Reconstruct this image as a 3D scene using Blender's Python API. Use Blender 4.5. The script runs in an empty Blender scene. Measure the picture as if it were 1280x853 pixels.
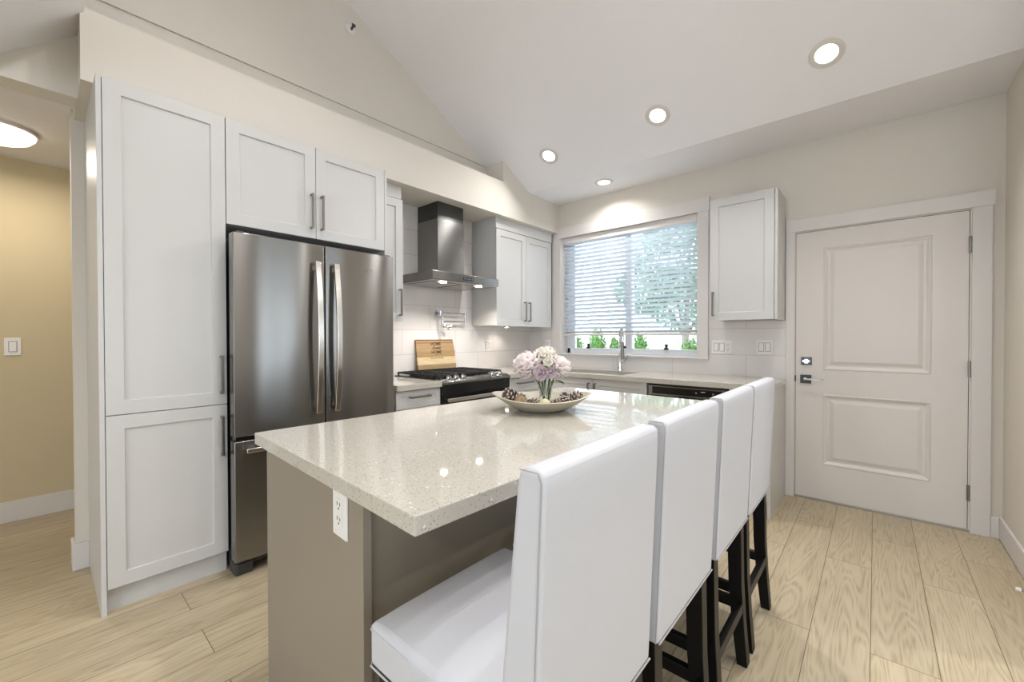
import bpy, bmesh, math, random
from mathutils import Vector, Matrix, Euler
random.seed(7)
PI = math.pi
SC = bpy.context.scene
COL = SC.collection

# ---------------------------------------------------------------- camera
F_PX, YAW, PITCH, ROLL, CAM_H = 519.08, -0.7192, -0.0101, -0.0020, 1.2498
cam = bpy.data.cameras.new('camera'); cam_o = bpy.data.objects.new('camera', cam); COL.objects.link(cam_o)
cam.sensor_width = 36; cam.lens = F_PX * 36 / 1280; cam.clip_start = .02; cam.clip_end = 200
_r = Vector((math.cos(YAW), -math.sin(YAW), 0)); _f0 = Vector((math.sin(YAW), math.cos(YAW), 0)); _z = Vector((0, 0, 1))
_fw = _f0 * math.cos(PITCH) + _z * math.sin(PITCH); _up = -_f0 * math.sin(PITCH) + _z * math.cos(PITCH)
_rr = _r * math.cos(ROLL) + _up * math.sin(ROLL); _uu = -_r * math.sin(ROLL) + _up * math.cos(ROLL)
cam_o.matrix_world = Matrix(((_rr.x, _uu.x, -_fw.x, 0), (_rr.y, _uu.y, -_fw.y, 0), (_rr.z, _uu.z, -_fw.z, CAM_H), (0, 0, 0, 1)))
SC.camera = cam_o

# ---------------------------------------------------------------- light and exposure
EXPOSURE = 0.22
WORLD_STRENGTH = 6.2
POT_W = 17
POT_COLOR = (1.0, .985, .975)
SC.view_settings.view_transform = 'Standard'; SC.view_settings.look = 'None'
SC.view_settings.gamma = 1; SC.view_settings.use_curve_mapping = False
SC.view_settings.exposure = EXPOSURE
w = bpy.data.worlds.new('world'); SC.world = w; w.use_nodes = True
bg = w.node_tree.nodes['Background']; bg.inputs[0].default_value = (.77, .885, 1.0, 1); bg.inputs[1].default_value = WORLD_STRENGTH

def area(name, loc, rot, sx, sy, watts, color, spread=PI):
    l = bpy.data.lights.new(name, 'AREA'); l.shape = 'RECTANGLE'; l.size = sx; l.size_y = sy
    l.energy = watts; l.color = color; l.spread = spread
    o = bpy.data.objects.new(name, l); o.location = loc; o.rotation_euler = rot; COL.objects.link(o); return o
# daylight enters from the sky through every window; portals tell the renderer where
for loc, rot, sx, sy in (((3.19, 2.75, 1.35), (0, PI/2, 0), 1.5, 1.2), ((3.19, -.4, 1.35), (0, PI/2, 0), 1.5, 1.2),
                         ((.3, -4.09, 1.3), (PI/2, 0, 0), 3.4, 1.6), ((-1.933, 4.0, 1.715), (-PI/2, 0, 0), 1.47, 1.3)):
    area('window_portal', loc, rot, sx, sy, 1, (1, 1, 1)).data.cycles.is_portal = True

# ---------------------------------------------------------------- materials
def srgb(h):
    h = h.lstrip('#'); v = [int(h[i:i+2], 16)/255 for i in (0, 2, 4)]
    return tuple(((c/12.92) if c <= .04045 else ((c+.055)/1.055)**2.4) for c in v) + (1,)
def mat(name, color, rough=.5, metal=0, coat=0, spec=.5, noise=0, nscale=8, bump=0, bscale=200, emit=None, estr=0, trans=0, ior=1.45):
    m = bpy.data.materials.new(name); m.use_nodes = True; nt = m.node_tree; p = nt.nodes['Principled BSDF']
    c = srgb(color) if isinstance(color, str) else tuple(color) + (1,)
    p.inputs['Base Color'].default_value = c; p.inputs['Roughness'].default_value = rough
    p.inputs['Metallic'].default_value = metal; p.inputs['Coat Weight'].default_value = coat
    p.inputs['Coat Roughness'].default_value = .08; p.inputs['Specular IOR Level'].default_value = spec
    p.inputs['Transmission Weight'].default_value = trans; p.inputs['IOR'].default_value = ior
    tc = nt.nodes.new('ShaderNodeTexCoord')
    if noise:
        n = nt.nodes.new('ShaderNodeTexNoise'); n.inputs['Scale'].default_value = nscale; n.inputs['Detail'].default_value = 5
        mx = nt.nodes.new('ShaderNodeMixRGB'); mx.inputs[1].default_value = tuple(x*(1-noise) for x in c[:3])+(1,)
        mx.inputs[2].default_value = tuple(min(1, x*(1+noise)) for x in c[:3])+(1,)
        nt.links.new(tc.outputs['Object'], n.inputs['Vector']); nt.links.new(n.outputs['Fac'], mx.inputs[0]); nt.links.new(mx.outputs[0], p.inputs['Base Color'])
    if bump:
        n = nt.nodes.new('ShaderNodeTexNoise'); n.inputs['Scale'].default_value = bscale; n.inputs['Detail'].default_value = 3
        b = nt.nodes.new('ShaderNodeBump'); b.inputs['Strength'].default_value = bump; b.inputs['Distance'].default_value = .002
        nt.links.new(tc.outputs['Object'], n.inputs['Vector']); nt.links.new(n.outputs['Fac'], b.inputs['Height']); nt.links.new(b.outputs[0], p.inputs['Normal'])
    if emit:
        p.inputs['Emission Color'].default_value = srgb(emit) if isinstance(emit, str) else emit; p.inputs['Emission Strength'].default_value = estr
    return m
M = {}
M['wall'] = mat('wall_paint', '#d9d3c9', .75, noise=.015, bump=.08, bscale=300)
M['ceil'] = mat('ceiling_paint', '#efeef1', .8, noise=.01, bump=.08, bscale=250)
M['trim'] = mat('trim_paint', '#dbd7d3', .38, noise=.01)
M['door'] = mat('door_paint', '#dcd6d0', .4, noise=.01)
M['cab'] = mat('cabinet_lacquer', '#cbcac8', .34, noise=.012, nscale=3)
M['handle'] = mat('brushed_nickel_dark', '#8d8881', .3, metal=1, noise=.1, nscale=60)
M['chrome'] = mat('chrome', '#d5d5d6', .07, metal=1, noise=.02)
M['nickel'] = mat('satin_nickel', '#b9b5ae', .25, metal=1, noise=.03)
M['black'] = mat('black_enamel', '#0d0d0e', .22, coat=.3, noise=.1)
M['blackmatte'] = mat('cast_iron', '#1d1f21', .6, noise=.2, nscale=80, bump=.3)
M['darkgrey'] = mat('dark_grey_metal', '#4a4a4a', .45, metal=.5, noise=.05)
M['taupe'] = mat('taupe_lacquer', '#8f8678', .38, noise=.02, nscale=4)
M['leather'] = mat('white_leatherette', '#c6c7cc', .42, noise=.012, nscale=10, bump=.15, bscale=420)
M['piping'] = mat('grey_piping', '#aaa6a4', .5, noise=.03)
M['espresso'] = mat('espresso_wood', '#0b0908', .4, spec=.3, noise=.3, nscale=20)
M['plate'] = mat('white_plastic', '#e9e7e4', .3, noise=.01)
M['slot'] = mat('socket_slot', '#55504b', .5, noise=.05)
M['vinyl'] = mat('window_vinyl', '#e8ebf0', .35, noise=.01)
M['blind'] = mat('blind_slats_white', '#e6ebf2', .4, noise=.01)
M['steel_plain'] = mat('sink_steel', '#b8b6b2', .25, metal=1, noise=.03)
M['lamp'] = mat('lamp_lens', '#ffffff', .4, emit='#fff4e4', estr=9, noise=.005)
M['dome'] = mat('dome_glass_lit', '#fff6e6', .4, emit='#fff0d6', estr=2.2, noise=.005)
M['hoodlamp'] = mat('hood_lamp_lens', '#ffffff', .4, emit='#fff0dc', estr=25, noise=.005)
M['bowl'] = mat('speckled_ceramic', '#bdb5a3', .45, noise=.22, nscale=260)
M['petal'] = mat('blush_petal', '#f0e3df', .6, noise=.05, nscale=30)
M['petal_w'] = mat('cream_petal', '#ece6d8', .6, noise=.06, nscale=30)
M['petal_p'] = mat('lilac_petal', '#c9b7bd', .6, noise=.08, nscale=30)
M['stamen'] = mat('yellow_stamen', '#d9b04e', .6, noise=.1, nscale=60)
M['leaf'] = mat('leaf_green', '#4d5d2c', .5, noise=.2, nscale=30)
M['stem'] = mat('stem_green', '#5c6b3a', .5, noise=.15, nscale=30)
M['cone'] = mat('pine_cone_scale', '#6a5a51', .7, noise=.25, nscale=60)
M['cone_tip'] = mat('frosted_cone_tip', '#d2c8be', .7, noise=.2, nscale=60)
M['ball'] = mat('cream_ball', '#d8cda6', .6, noise=.06, nscale=60)
M['rattan'] = mat('tan_woven_ball', '#b99d78', .7, noise=.2, nscale=120)
M['siding'] = mat('neighbour_siding', '#c9ced3', .7, noise=.03)
M['fence'] = mat('pale_fence', '#d9d5d2', .7, noise=.05)
M['foliage'] = mat('shrub_foliage', '#4f7a34', .6, noise=.35, nscale=14)
M['foliage2'] = mat('tree_foliage', '#7d9c84', .6, noise=.35, nscale=9)
M['bark'] = mat('bark', '#8a8378', .8, noise=.2, nscale=20)
M['ground'] = mat('garden_ground', '#9a9788', .9, noise=.15, nscale=4)
M['roof'] = mat('roof_shingle', '#6b6c70', .8, noise=.1)
M['glassdark'] = mat('dark_window', '#39434c', .1, noise=.02)
M['ink'] = mat('burnt_lettering', '#2c1c12', .7, noise=.05)
M['badge'] = mat('badge_silver', '#c9c2b4', .25, metal=1, noise=.05)

def glass(name, color=(1, 1, 1, 1), ior=1.45, thin=False):
    m = bpy.data.materials.new(name); m.use_nodes = True; nt = m.node_tree
    out = nt.nodes['Material Output']; p = nt.nodes['Principled BSDF']
    if thin:
        nt.nodes.remove(p)
        t = nt.nodes.new('ShaderNodeBsdfTransparent'); g = nt.nodes.new('ShaderNodeBsdfGlossy'); g.inputs['Roughness'].default_value = .02
        fr = nt.nodes.new('ShaderNodeFresnel'); fr.inputs[0].default_value = 1.4; mx = nt.nodes.new('ShaderNodeMixShader')
        nt.links.new(fr.outputs[0], mx.inputs[0]); nt.links.new(t.outputs[0], mx.inputs[1]); nt.links.new(g.outputs[0], mx.inputs[2]); nt.links.new(mx.outputs[0], out.inputs[0])
    else:
        p.inputs['Base Color'].default_value = color; p.inputs['Transmission Weight'].default_value = 1; p.inputs['Roughness'].default_value = .02; p.inputs['IOR'].default_value = ior
    return m
M['pane'] = glass('window_glass', thin=True)
M['vase'] = glass('vase_glass', (.93, .97, .93, 1))

def steel(name, axis_scale, base='#8d8b88', rough=.24, aniso=.93):
    m = bpy.data.materials.new(name); m.use_nodes = True; nt = m.node_tree; p = nt.nodes['Principled BSDF']
    p.inputs['Base Color'].default_value = srgb(base); p.inputs['Metallic'].default_value = 1; p.inputs['Roughness'].default_value = rough
    p.inputs['Anisotropic'].default_value = aniso; p.inputs['Anisotropic Rotation'].default_value = .25
    tg = nt.nodes.new('ShaderNodeTangent'); tg.direction_type = 'RADIAL'; tg.axis = 'Z'; nt.links.new(tg.outputs[0], p.inputs['Tangent'])
    tc = nt.nodes.new('ShaderNodeTexCoord'); mp = nt.nodes.new('ShaderNodeMapping'); mp.inputs['Scale'].default_value = axis_scale
    n = nt.nodes.new('ShaderNodeTexNoise'); n.inputs['Scale'].default_value = 1; n.inputs['Detail'].default_value = 4
    nt.links.new(tc.outputs['Object'], mp.inputs[0]); nt.links.new(mp.outputs[0], n.inputs['Vector'])
    rmp = nt.nodes.new('ShaderNodeMapRange'); rmp.inputs['To Min'].default_value = rough*.99; rmp.inputs['To Max'].default_value = rough*1.01
    nt.links.new(n.outputs['Fac'], rmp.inputs['Value']); nt.links.new(rmp.outputs[0], p.inputs['Roughness'])
    # slow warp of the sheet
    n2 = nt.nodes.new('ShaderNodeTexNoise'); n2.inputs['Scale'].default_value = 2.2; n2.inputs['Detail'].default_value = 1
    b = nt.nodes.new('ShaderNodeBump'); b.inputs['Strength'].default_value = .25; b.inputs['Distance'].default_value = .006
    nt.links.new(tc.outputs['Object'], n2.inputs['Vector']); nt.links.new(n2.outputs['Fac'], b.inputs['Height']); nt.links.new(b.outputs[0], p.inputs['Normal'])
    return m
M['steel'] = steel('brushed_stainless', (3, 3, 500))
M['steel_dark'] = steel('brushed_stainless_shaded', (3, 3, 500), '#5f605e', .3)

def floor_mat():
    m = bpy.data.materials.new('oak_laminate'); m.use_nodes = True; nt = m.node_tree; p = nt.nodes['Principled BSDF']; L = nt.links.new
    tc = nt.nodes.new('ShaderNodeTexCoord'); sep = nt.nodes.new('ShaderNodeSeparateXYZ'); L(tc.outputs['Object'], sep.inputs[0])
    # brick texture: rows run along world Y, so swap axes
    cmb = nt.nodes.new('ShaderNodeCombineXYZ')
    offx = nt.nodes.new('ShaderNodeMath'); offx.operation = 'ADD'; offx.inputs[1].default_value = .205 + .1955*30
    offy = nt.nodes.new('ShaderNodeMath'); offy.operation = 'ADD'; offy.inputs[1].default_value = 10.25
    L(sep.outputs['Y'], offy.inputs[0]); L(sep.outputs['X'], offx.inputs[0]); L(offy.outputs[0], cmb.inputs[0]); L(offx.outputs[0], cmb.inputs[1])
    br = nt.nodes.new('ShaderNodeTexBrick'); br.inputs['Scale'].default_value = 1; br.inputs['Brick Width'].default_value = 1.24; br.inputs['Row Height'].default_value = .1955
    br.inputs['Mortar Size'].default_value = .0017; br.inputs['Mortar Smooth'].default_value = .3; br.offset = .37; br.offset_frequency = 2
    br.inputs['Color1'].default_value = (0, 0, 0, 1); br.inputs['Color2'].default_value = (1, 1, 1, 1); br.inputs['Mortar'].default_value = (.5, .5, .5, 1); br.inputs['Bias'].default_value = 0
    L(cmb.outputs[0], br.inputs['Vector'])
    # random shift of the grain per plank
    sh = nt.nodes.new('ShaderNodeVectorMath'); sh.operation = 'SCALE'; sh.inputs['Scale'].default_value = 13.7
    L(br.outputs['Color'], sh.inputs[0])
    ad = nt.nodes.new('ShaderNodeVectorMath'); ad.operation = 'ADD'; L(tc.outputs['Object'], ad.inputs[0]); L(sh.outputs[0], ad.inputs[1])
    mp = nt.nodes.new('ShaderNodeMapping'); mp.inputs['Scale'].default_value = (7.5, .75, 1); L(ad.outputs[0], mp.inputs[0])
    base = nt.nodes.new('ShaderNodeTexNoise'); base.inputs['Scale'].default_value = 1.1; base.inputs['Detail'].default_value = 2; base.inputs['Distortion'].default_value = .4; L(mp.outputs[0], base.inputs['Vector'])
    # contour lines of that noise give cathedral grain
    mul = nt.nodes.new('ShaderNodeMath'); mul.operation = 'MULTIPLY'; mul.inputs[1].default_value = 115; L(base.outputs['Fac'], mul.inputs[0])
    sn = nt.nodes.new('ShaderNodeMath'); sn.operation = 'SINE'; L(mul.outputs[0], sn.inputs[0])
    mr = nt.nodes.new('ShaderNodeMapRange'); mr.inputs['From Min'].default_value = -1; mr.inputs['From Max'].default_value = 1; L(sn.outputs[0], mr.inputs['Value'])
    mp2 = nt.nodes.new('ShaderNodeMapping'); mp2.inputs['Scale'].default_value = (120, 7, 1); L(ad.outputs[0], mp2.inputs[0])
    fine = nt.nodes.new('ShaderNodeTexNoise'); fine.inputs['Scale'].default_value = 1; fine.inputs['Detail'].default_value = 3; L(mp2.outputs[0], fine.inputs['Vector'])
    mp3 = nt.nodes.new('ShaderNodeMapping'); mp3.inputs['Scale'].default_value = (14, 2.0, 1); L(ad.outputs[0], mp3.inputs[0])
    broad = nt.nodes.new('ShaderNodeTexNoise'); broad.inputs['Scale'].default_value = 1; broad.inputs['Detail'].default_value = 4; L(mp3.outputs[0], broad.inputs['Vector'])
    c1 = nt.nodes.new('ShaderNodeMixRGB'); c1.inputs[1].default_value = srgb('#b9a98b'); c1.inputs[2].default_value = srgb('#cfc1a4'); L(broad.outputs['Fac'], c1.inputs[0])
    cb = nt.nodes.new('ShaderNodeMixRGB'); cb.blend_type = 'MULTIPLY'; cb.inputs[0].default_value = .16; L(c1.outputs[0], cb.inputs[1]); L(br.outputs['Color'], cb.inputs[2])
    c2 = nt.nodes.new('ShaderNodeMixRGB'); c2.blend_type = 'MULTIPLY'; L(cb.outputs[0], c2.inputs[1]); c2.inputs[2].default_value = srgb('#a8957a')
    m2 = nt.nodes.new('ShaderNodeMath'); m2.operation = 'MULTIPLY'; L(mr.outputs[0], m2.inputs[0]); fr_ = nt.nodes.new('ShaderNodeMapRange'); fr_.inputs['From Min'].default_value = .3; fr_.inputs['From Max'].default_value = .7; L(fine.outputs['Fac'], fr_.inputs['Value']); L(fr_.outputs[0], m2.inputs[1])
    m3 = nt.nodes.new('ShaderNodeMath'); m3.operation = 'MULTIPLY'; m3.inputs[1].default_value = .48; L(m2.outputs[0], m3.inputs[0]); L(m3.outputs[0], c2.inputs[0])
    c3 = nt.nodes.new('ShaderNodeMixRGB'); L(br.outputs['Fac'], c3.inputs[0]); L(c2.outputs[0], c3.inputs[1]); c3.inputs[2].default_value = srgb('#6e5e47')
    L(c3.outputs[0], p.inputs['Base Color']); p.inputs['Roughness'].default_value = .42
    b = nt.nodes.new('ShaderNodeBump'); b.inputs['Strength'].default_value = .12; b.inputs['Distance'].default_value = .002; L(m2.outputs[0], b.inputs['Height']); L(b.outputs[0], p.inputs['Normal'])
    return m
M['floor'] = floor_mat()

def quartz_mat():
    m = bpy.data.materials.new('speckled_quartz'); m.use_nodes = True; nt = m.node_tree; p = nt.nodes['Principled BSDF']; L = nt.links.new
    tc = nt.nodes.new('ShaderNodeTexCoord')
    def spots(scale, lo, hi):
        v = nt.nodes.new('ShaderNodeTexVoronoi'); v.inputs['Scale'].default_value = scale; L(tc.outputs['Object'], v.inputs['Vector'])
        a = nt.nodes.new('ShaderNodeMapRange'); a.inputs['From Min'].default_value = lo; a.inputs['From Max'].default_value = hi; a.inputs['To Min'].default_value = 1; a.inputs['To Max'].default_value = 0
        L(v.outputs['Distance'], a.inputs['Value'])
        s = nt.nodes.new('ShaderNodeSeparateColor'); L(v.outputs['Color'], s.inputs[0])
        return a, s
    a, s = spots(170, .24, .38); g = nt.nodes.new('ShaderNodeMath'); g.operation = 'GREATER_THAN'; g.inputs[1].default_value = .66; L(s.outputs[0], g.inputs[0])
    k = nt.nodes.new('ShaderNodeMath'); k.operation = 'MULTIPLY'; L(a.outputs[0], k.inputs[0]); L(g.outputs[0], k.inputs[1])
    k2 = nt.nodes.new('ShaderNodeMath'); k2.operation = 'MULTIPLY'; k2.inputs[1].default_value = .75; L(k.outputs[0], k2.inputs[0])
    n = nt.nodes.new('ShaderNodeTexNoise'); n.inputs['Scale'].default_value = 160; n.inputs['Detail'].default_value = 3; L(tc.outputs['Object'], n.inputs['Vector'])
    c0 = nt.nodes.new('ShaderNodeMixRGB'); c0.inputs[1].default_value = srgb('#b5b0a5'); c0.inputs[2].default_value = srgb('#cdc9bf'); L(n.outputs['Fac'], c0.inputs[0])
    c1 = nt.nodes.new('ShaderNodeMixRGB'); L(k2.outputs[0], c1.inputs[0]); L(c0.outputs[0], c1.inputs[1]); c1.inputs[2].default_value = srgb('#8b7f6c')
    a, s = spots(90, .25, .33); g = nt.nodes.new('ShaderNodeMath'); g.operation = 'GREATER_THAN'; g.inputs[1].default_value = .955; L(s.outputs[1], g.inputs[0])
    k = nt.nodes.new('ShaderNodeMath'); k.operation = 'MULTIPLY'; L(a.outputs[0], k.inputs[0]); L(g.outputs[0], k.inputs[1])
    c2 = nt.nodes.new('ShaderNodeMixRGB'); L(k.outputs[0], c2.inputs[0]); L(c1.outputs[0], c2.inputs[1]); c2.inputs[2].default_value = srgb('#e2dfd6')
    L(c2.outputs[0], p.inputs['Base Color']); p.inputs['Roughness'].default_value = .045; p.inputs['Specular IOR Level'].default_value = .65
    return m
M['quartz'] = quartz_mat()

def tile_mat(name, ua, offu, offv):
    m = bpy.data.materials.new(name); m.use_nodes = True; nt = m.node_tree; p = nt.nodes['Principled BSDF']; L = nt.links.new
    tc = nt.nodes.new('ShaderNodeTexCoord'); sep = nt.nodes.new('ShaderNodeSeparateXYZ'); L(tc.outputs['Object'], sep.inputs[0])
    au = nt.nodes.new('ShaderNodeMath'); au.operation = 'ADD'; au.inputs[1].default_value = offu; L(sep.outputs[ua], au.inputs[0])
    av = nt.nodes.new('ShaderNodeMath'); av.operation = 'ADD'; av.inputs[1].default_value = offv; L(sep.outputs['Z'], av.inputs[0])
    cmb = nt.nodes.new('ShaderNodeCombineXYZ'); L(au.outputs[0], cmb.inputs[0]); L(av.outputs[0], cmb.inputs[1])
    br = nt.nodes.new('ShaderNodeTexBrick'); br.inputs['Scale'].default_value = 1; br.inputs['Brick Width'].default_value = .61; br.inputs['Row Height'].default_value = .222
    br.inputs['Mortar Size'].default_value = .0022; br.inputs['Mortar Smooth'].default_value = .2; br.offset = .5
    br.inputs['Color1'].default_value = srgb('#dcd8d6'); br.inputs['Color2'].default_value = srgb('#e0dcda'); br.inputs['Mortar'].default_value = srgb('#c2bdb9')
    L(cmb.outputs[0], br.inputs['Vector']); L(br.outputs['Color'], p.inputs['Base Color']); p.inputs['Roughness'].default_value = .22
    b = nt.nodes.new('ShaderNodeBump'); b.invert = True; b.inputs['Strength'].default_value = .4; b.inputs['Distance'].default_value = .002; L(br.outputs['Fac'], b.inputs['Height']); L(b.outputs[0], p.inputs['Normal'])
    return m
M['tile_l'] = tile_mat('backsplash_tile_left', 'Y', 10*.61 - 2.40, .222*10 - .872 - .222*1)
M['tile_b'] = tile_mat('backsplash_tile_back', 'X', 10*.61 + .2, .222*10 - .872 - .222*1)

def board_mat():
    m = bpy.data.materials.new('striped_acacia'); m.use_nodes = True; nt = m.node_tree; p = nt.nodes['Principled BSDF']; L = nt.links.new
    tc = nt.nodes.new('ShaderNodeTexCoord'); sep = nt.nodes.new('ShaderNodeSeparateXYZ'); L(tc.outputs['Object'], sep.inputs[0])
    mr = nt.nodes.new('ShaderNodeMapRange'); mr.inputs['From Min'].default_value = 0; mr.inputs['From Max'].default_value = .275; L(sep.outputs['Z'], mr.inputs['Value'])
    cr = nt.nodes.new('ShaderNodeValToRGB'); cr.color_ramp.interpolation = 'CONSTANT'
    st = [(0, '#9a8260'), (.16, '#cdb891'), (.40, '#9c8059'), (.60, '#a38761'), (.86, '#8a6a4c'), (.90, '#a1825a'), (.96, '#5d442f')]
    cr.color_ramp.elements[0].color = srgb(st[0][1]); cr.color_ramp.elements[1].position = st[1][0]; cr.color_ramp.elements[1].color = srgb(st[1][1])
    for pos, c in st[2:]:
        e = cr.color_ramp.elements.new(pos); e.color = srgb(c)
    L(mr.outputs[0], cr.inputs[0])
    mp = nt.nodes.new('ShaderNodeMapping'); mp.inputs['Scale'].default_value = (6, 6, 90); L(tc.outputs['Object'], mp.inputs[0])
    n = nt.nodes.new('ShaderNodeTexNoise'); n.inputs['Scale'].default_value = 1; n.inputs['Detail'].default_value = 4; L(mp.outputs[0], n.inputs['Vector'])
    mx = nt.nodes.new('ShaderNodeMixRGB'); mx.blend_type = 'OVERLAY'; mx.inputs[0].default_value = .45; L(cr.outputs[0], mx.inputs[1]); L(n.outputs['Fac'], mx.inputs[2])
    L(mx.outputs[0], p.inputs['Base Color']); p.inputs['Roughness'].default_value = .5
    return m
M['board'] = board_mat()

# ---------------------------------------------------------------- mesh helpers
class B:
    """collects shapes in one bmesh; `M` maps local coordinates to scene coordinates"""
    def __init__(s, m=None): s.bm = bmesh.new(); s.m = m or Matrix.Identity(4)
    def v(s, co): return s.bm.verts.new(s.m @ Vector(co))
    def face(s, vs):
        try: return s.bm.faces.new(vs)
        except ValueError: return None
    def box(s, x0, x1, y0, y1, z0, z1):
        vs = [s.v((x, y, z)) for z in (z0, z1) for x, y in ((x0, y0), (x1, y0), (x1, y1), (x0, y1))]
        for f in ((0, 3, 2, 1), (4, 5, 6, 7), (0, 1, 5, 4), (1, 2, 6, 5), (2, 3, 7, 6), (3, 0, 4, 7)): s.face([vs[i] for i in f])
        return s
    def hexa(s, bot, top):
        """8-corner solid from 4 bottom and 4 top points"""
        vs = [s.v(p) for p in list(bot) + list(top)]
        for f in ((0, 3, 2, 1), (4, 5, 6, 7), (0, 1, 5, 4), (1, 2, 6, 5), (2, 3, 7, 6), (3, 0, 4, 7)): s.face([vs[i] for i in f])
        return s
    def prism(s, pts, d0, d1, ax='x'):
        """polygon extruded along an axis; pts are the two other coordinates"""
        def mk(p, d): return {'x': (d, p[0], p[1]), 'y': (p[0], d, p[1]), 'z': (p[0], p[1], d)}[ax]
        a = [s.v(mk(p, d0)) for p in pts]; b = [s.v(mk(p, d1)) for p in pts]
        s.face(a); s.face(b[::-1]); n = len(pts)
        for i in range(n): s.face([a[i], a[(i+1) % n], b[(i+1) % n], b[i]])
        return s
    def cells(s, xs, ys, fill, z0, z1, ax='z'):
        """slab made of grid cells with holes, only outer faces kept"""
        def mk(x, y, z): return {'z': (x, y, z), 'y': (x, z, y), 'x': (z, x, y)}[ax]
        cache = {}
        def g(i, j, k):
            if (i, j, k) not in cache: cache[(i, j, k)] = s.v(mk(xs[i], ys[j], (z0, z1)[k]))
            return cache[(i, j, k)]
        nx, ny = len(xs)-1, len(ys)-1
        F = lambda i, j: 0 <= i < nx and 0 <= j < ny and fill(i, j)
        for i in range(nx):
            for j in range(ny):
                if not F(i, j): continue
                s.face([g(i, j, 0), g(i, j+1, 0), g(i+1, j+1, 0), g(i+1, j, 0)]); s.face([g(i, j, 1), g(i+1, j, 1), g(i+1, j+1, 1), g(i, j+1, 1)])
                if not F(i-1, j): s.face([g(i, j, 0), g(i, j, 1), g(i, j+1, 1), g(i, j+1, 0)])
                if not F(i+1, j): s.face([g(i+1, j, 0), g(i+1, j+1, 0), g(i+1, j+1, 1), g(i+1, j, 1)])
                if not F(i, j-1): s.face([g(i, j, 0), g(i+1, j, 0), g(i+1, j, 1), g(i, j, 1)])
                if not F(i, j+1): s.face([g(i, j+1, 0), g(i, j+1, 1), g(i+1, j+1, 1), g(i+1, j+1, 0)])
        return s
    def tube(s, pts, r, n=12, cap=True):
        pts = [Vector(p) for p in pts]; rs = r if isinstance(r, (list, tuple)) else [r]*len(pts)
        rings = []; prev = None
        for i, p in enumerate(pts):
            d = (pts[min(i+1, len(pts)-1)] - pts[max(i-1, 0)]).normalized()
            if prev is None: a = d.orthogonal().normalized()
            else: a = (prev - d*prev.dot(d)).normalized()
            prev = a; b = d.cross(a)
            rings.append([s.v(p + (a*math.cos(t) + b*math.sin(t))*rs[i]) for t in [2*PI*k/n for k in range(n)]])
        for q, w_ in zip(rings, rings[1:]):
            for k in range(n): s.face([q[k], q[(k+1) % n], w_[(k+1) % n], w_[k]])
        if cap: s.face(rings[0][::-1]); s.face(rings[-1])
        return s
    def lathe(s, prof, c=(0, 0, 0), n=24, rot=None, sx=1, sy=1):
        """prof: (radius, height) list, closed at the axis when radius is 0"""
        R = rot or Matrix.Identity(3); c = Vector(c); rings = []
        for r, h in prof:
            if r < 1e-6: rings.append([s.v(c + R @ Vector((0, 0, h)))])
            else: rings.append([s.v(c + R @ Vector((r*sx*math.cos(2*PI*k/n), r*sy*math.sin(2*PI*k/n), h))) for k in range(n)])
        for q, w_ in zip(rings, rings[1:]):
            for k in range(n):
                a = q[k % len(q)]; b = q[(k+1) % len(q)]; d = w_[(k+1) % len(w_)]; e = w_[k % len(w_)]
                vs = []
                for t in (a, b, d, e):
                    if t not in vs: vs.append(t)
                if len(vs) > 2: s.face(vs)
        return s
    def sphere(s, c, r, nu=16, nv=10, sc=(1, 1, 1)):
        prof = [(r*math.sin(PI*i/nv), -r*math.cos(PI*i/nv)*sc[2]) for i in range(nv+1)]
        prof[0] = (0, prof[0][1]); prof[-1] = (0, prof[-1][1])
        return s.lathe(prof, c, nu, None, sc[0], sc[1])
    def panelled(s, w0, w1, z0, z1, t, panels, prof):
        """slab in the (w, n, z) frame, front at n=0, back at n=-t, with moulded panels; prof: (inset, depth) steps"""
        ws = sorted({w0, w1, *[p[0] for p in panels], *[p[1] for p in panels]}); zs = sorted({z0, z1, *[p[2] for p in panels], *[p[3] for p in panels]})
        gv = {}
        def g(a, b):
            if (a, b) not in gv: gv[(a, b)] = s.v((a, 0, b))
            return gv[(a, b)]
        for i in range(len(ws)-1):
            for j in range(len(zs)-1):
                cw, cz = (ws[i]+ws[i+1])/2, (zs[j]+zs[j+1])/2
                pan = [p for p in panels if p[0] < cw < p[1] and p[2] < cz < p[3]]
                if not pan: s.face([g(ws[i], zs[j]), g(ws[i+1], zs[j]), g(ws[i+1], zs[j+1]), g(ws[i], zs[j+1])])
        for a, b, c, d in panels:
            pw = [x for x in ws if a <= x <= b]; pz = [x for x in zs if c <= x <= d]
            loop = [g(x, c) for x in pw] + [g(b, z) for z in pz[1:]] + [g(x, d) for x in pw[::-1][1:]] + [g(a, z) for z in pz[::-1][1:-1]]
            coords = [(x, c) for x in pw] + [(b, z) for z in pz[1:]] + [(x, d) for x in pw[::-1][1:]] + [(a, z) for z in pz[::-1][1:-1]]
            prev = loop
            for ins, dep in prof:
                cur = []
                for x, z in coords:
                    xx = a + ins + (x-a)*(b-a-2*ins)/(b-a); zz = c + ins + (z-c)*(d-c-2*ins)/(d-c); cur.append(s.v((xx, dep, zz)))
                n = len(cur)
                for k in range(n): s.face([prev[k], prev[(k+1) % n], cur[(k+1) % n], cur[k]])
                prev = cur
            s.face(prev)
        ring = [g(x, z0) for x in ws] + [g(w1, z) for z in zs[1:]] + [g(x, z1) for x in ws[::-1][1:]] + [g(w0, z) for z in zs[::-1][1:-1]]
        co = [(x, z0) for x in ws] + [(w1, z) for z in zs[1:]] + [(x, z1) for x in ws[::-1][1:]] + [(w0, z) for z in zs[::-1][1:-1]]
        bk = [s.v((x, -t, z)) for x, z in co]; n = len(bk)
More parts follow.
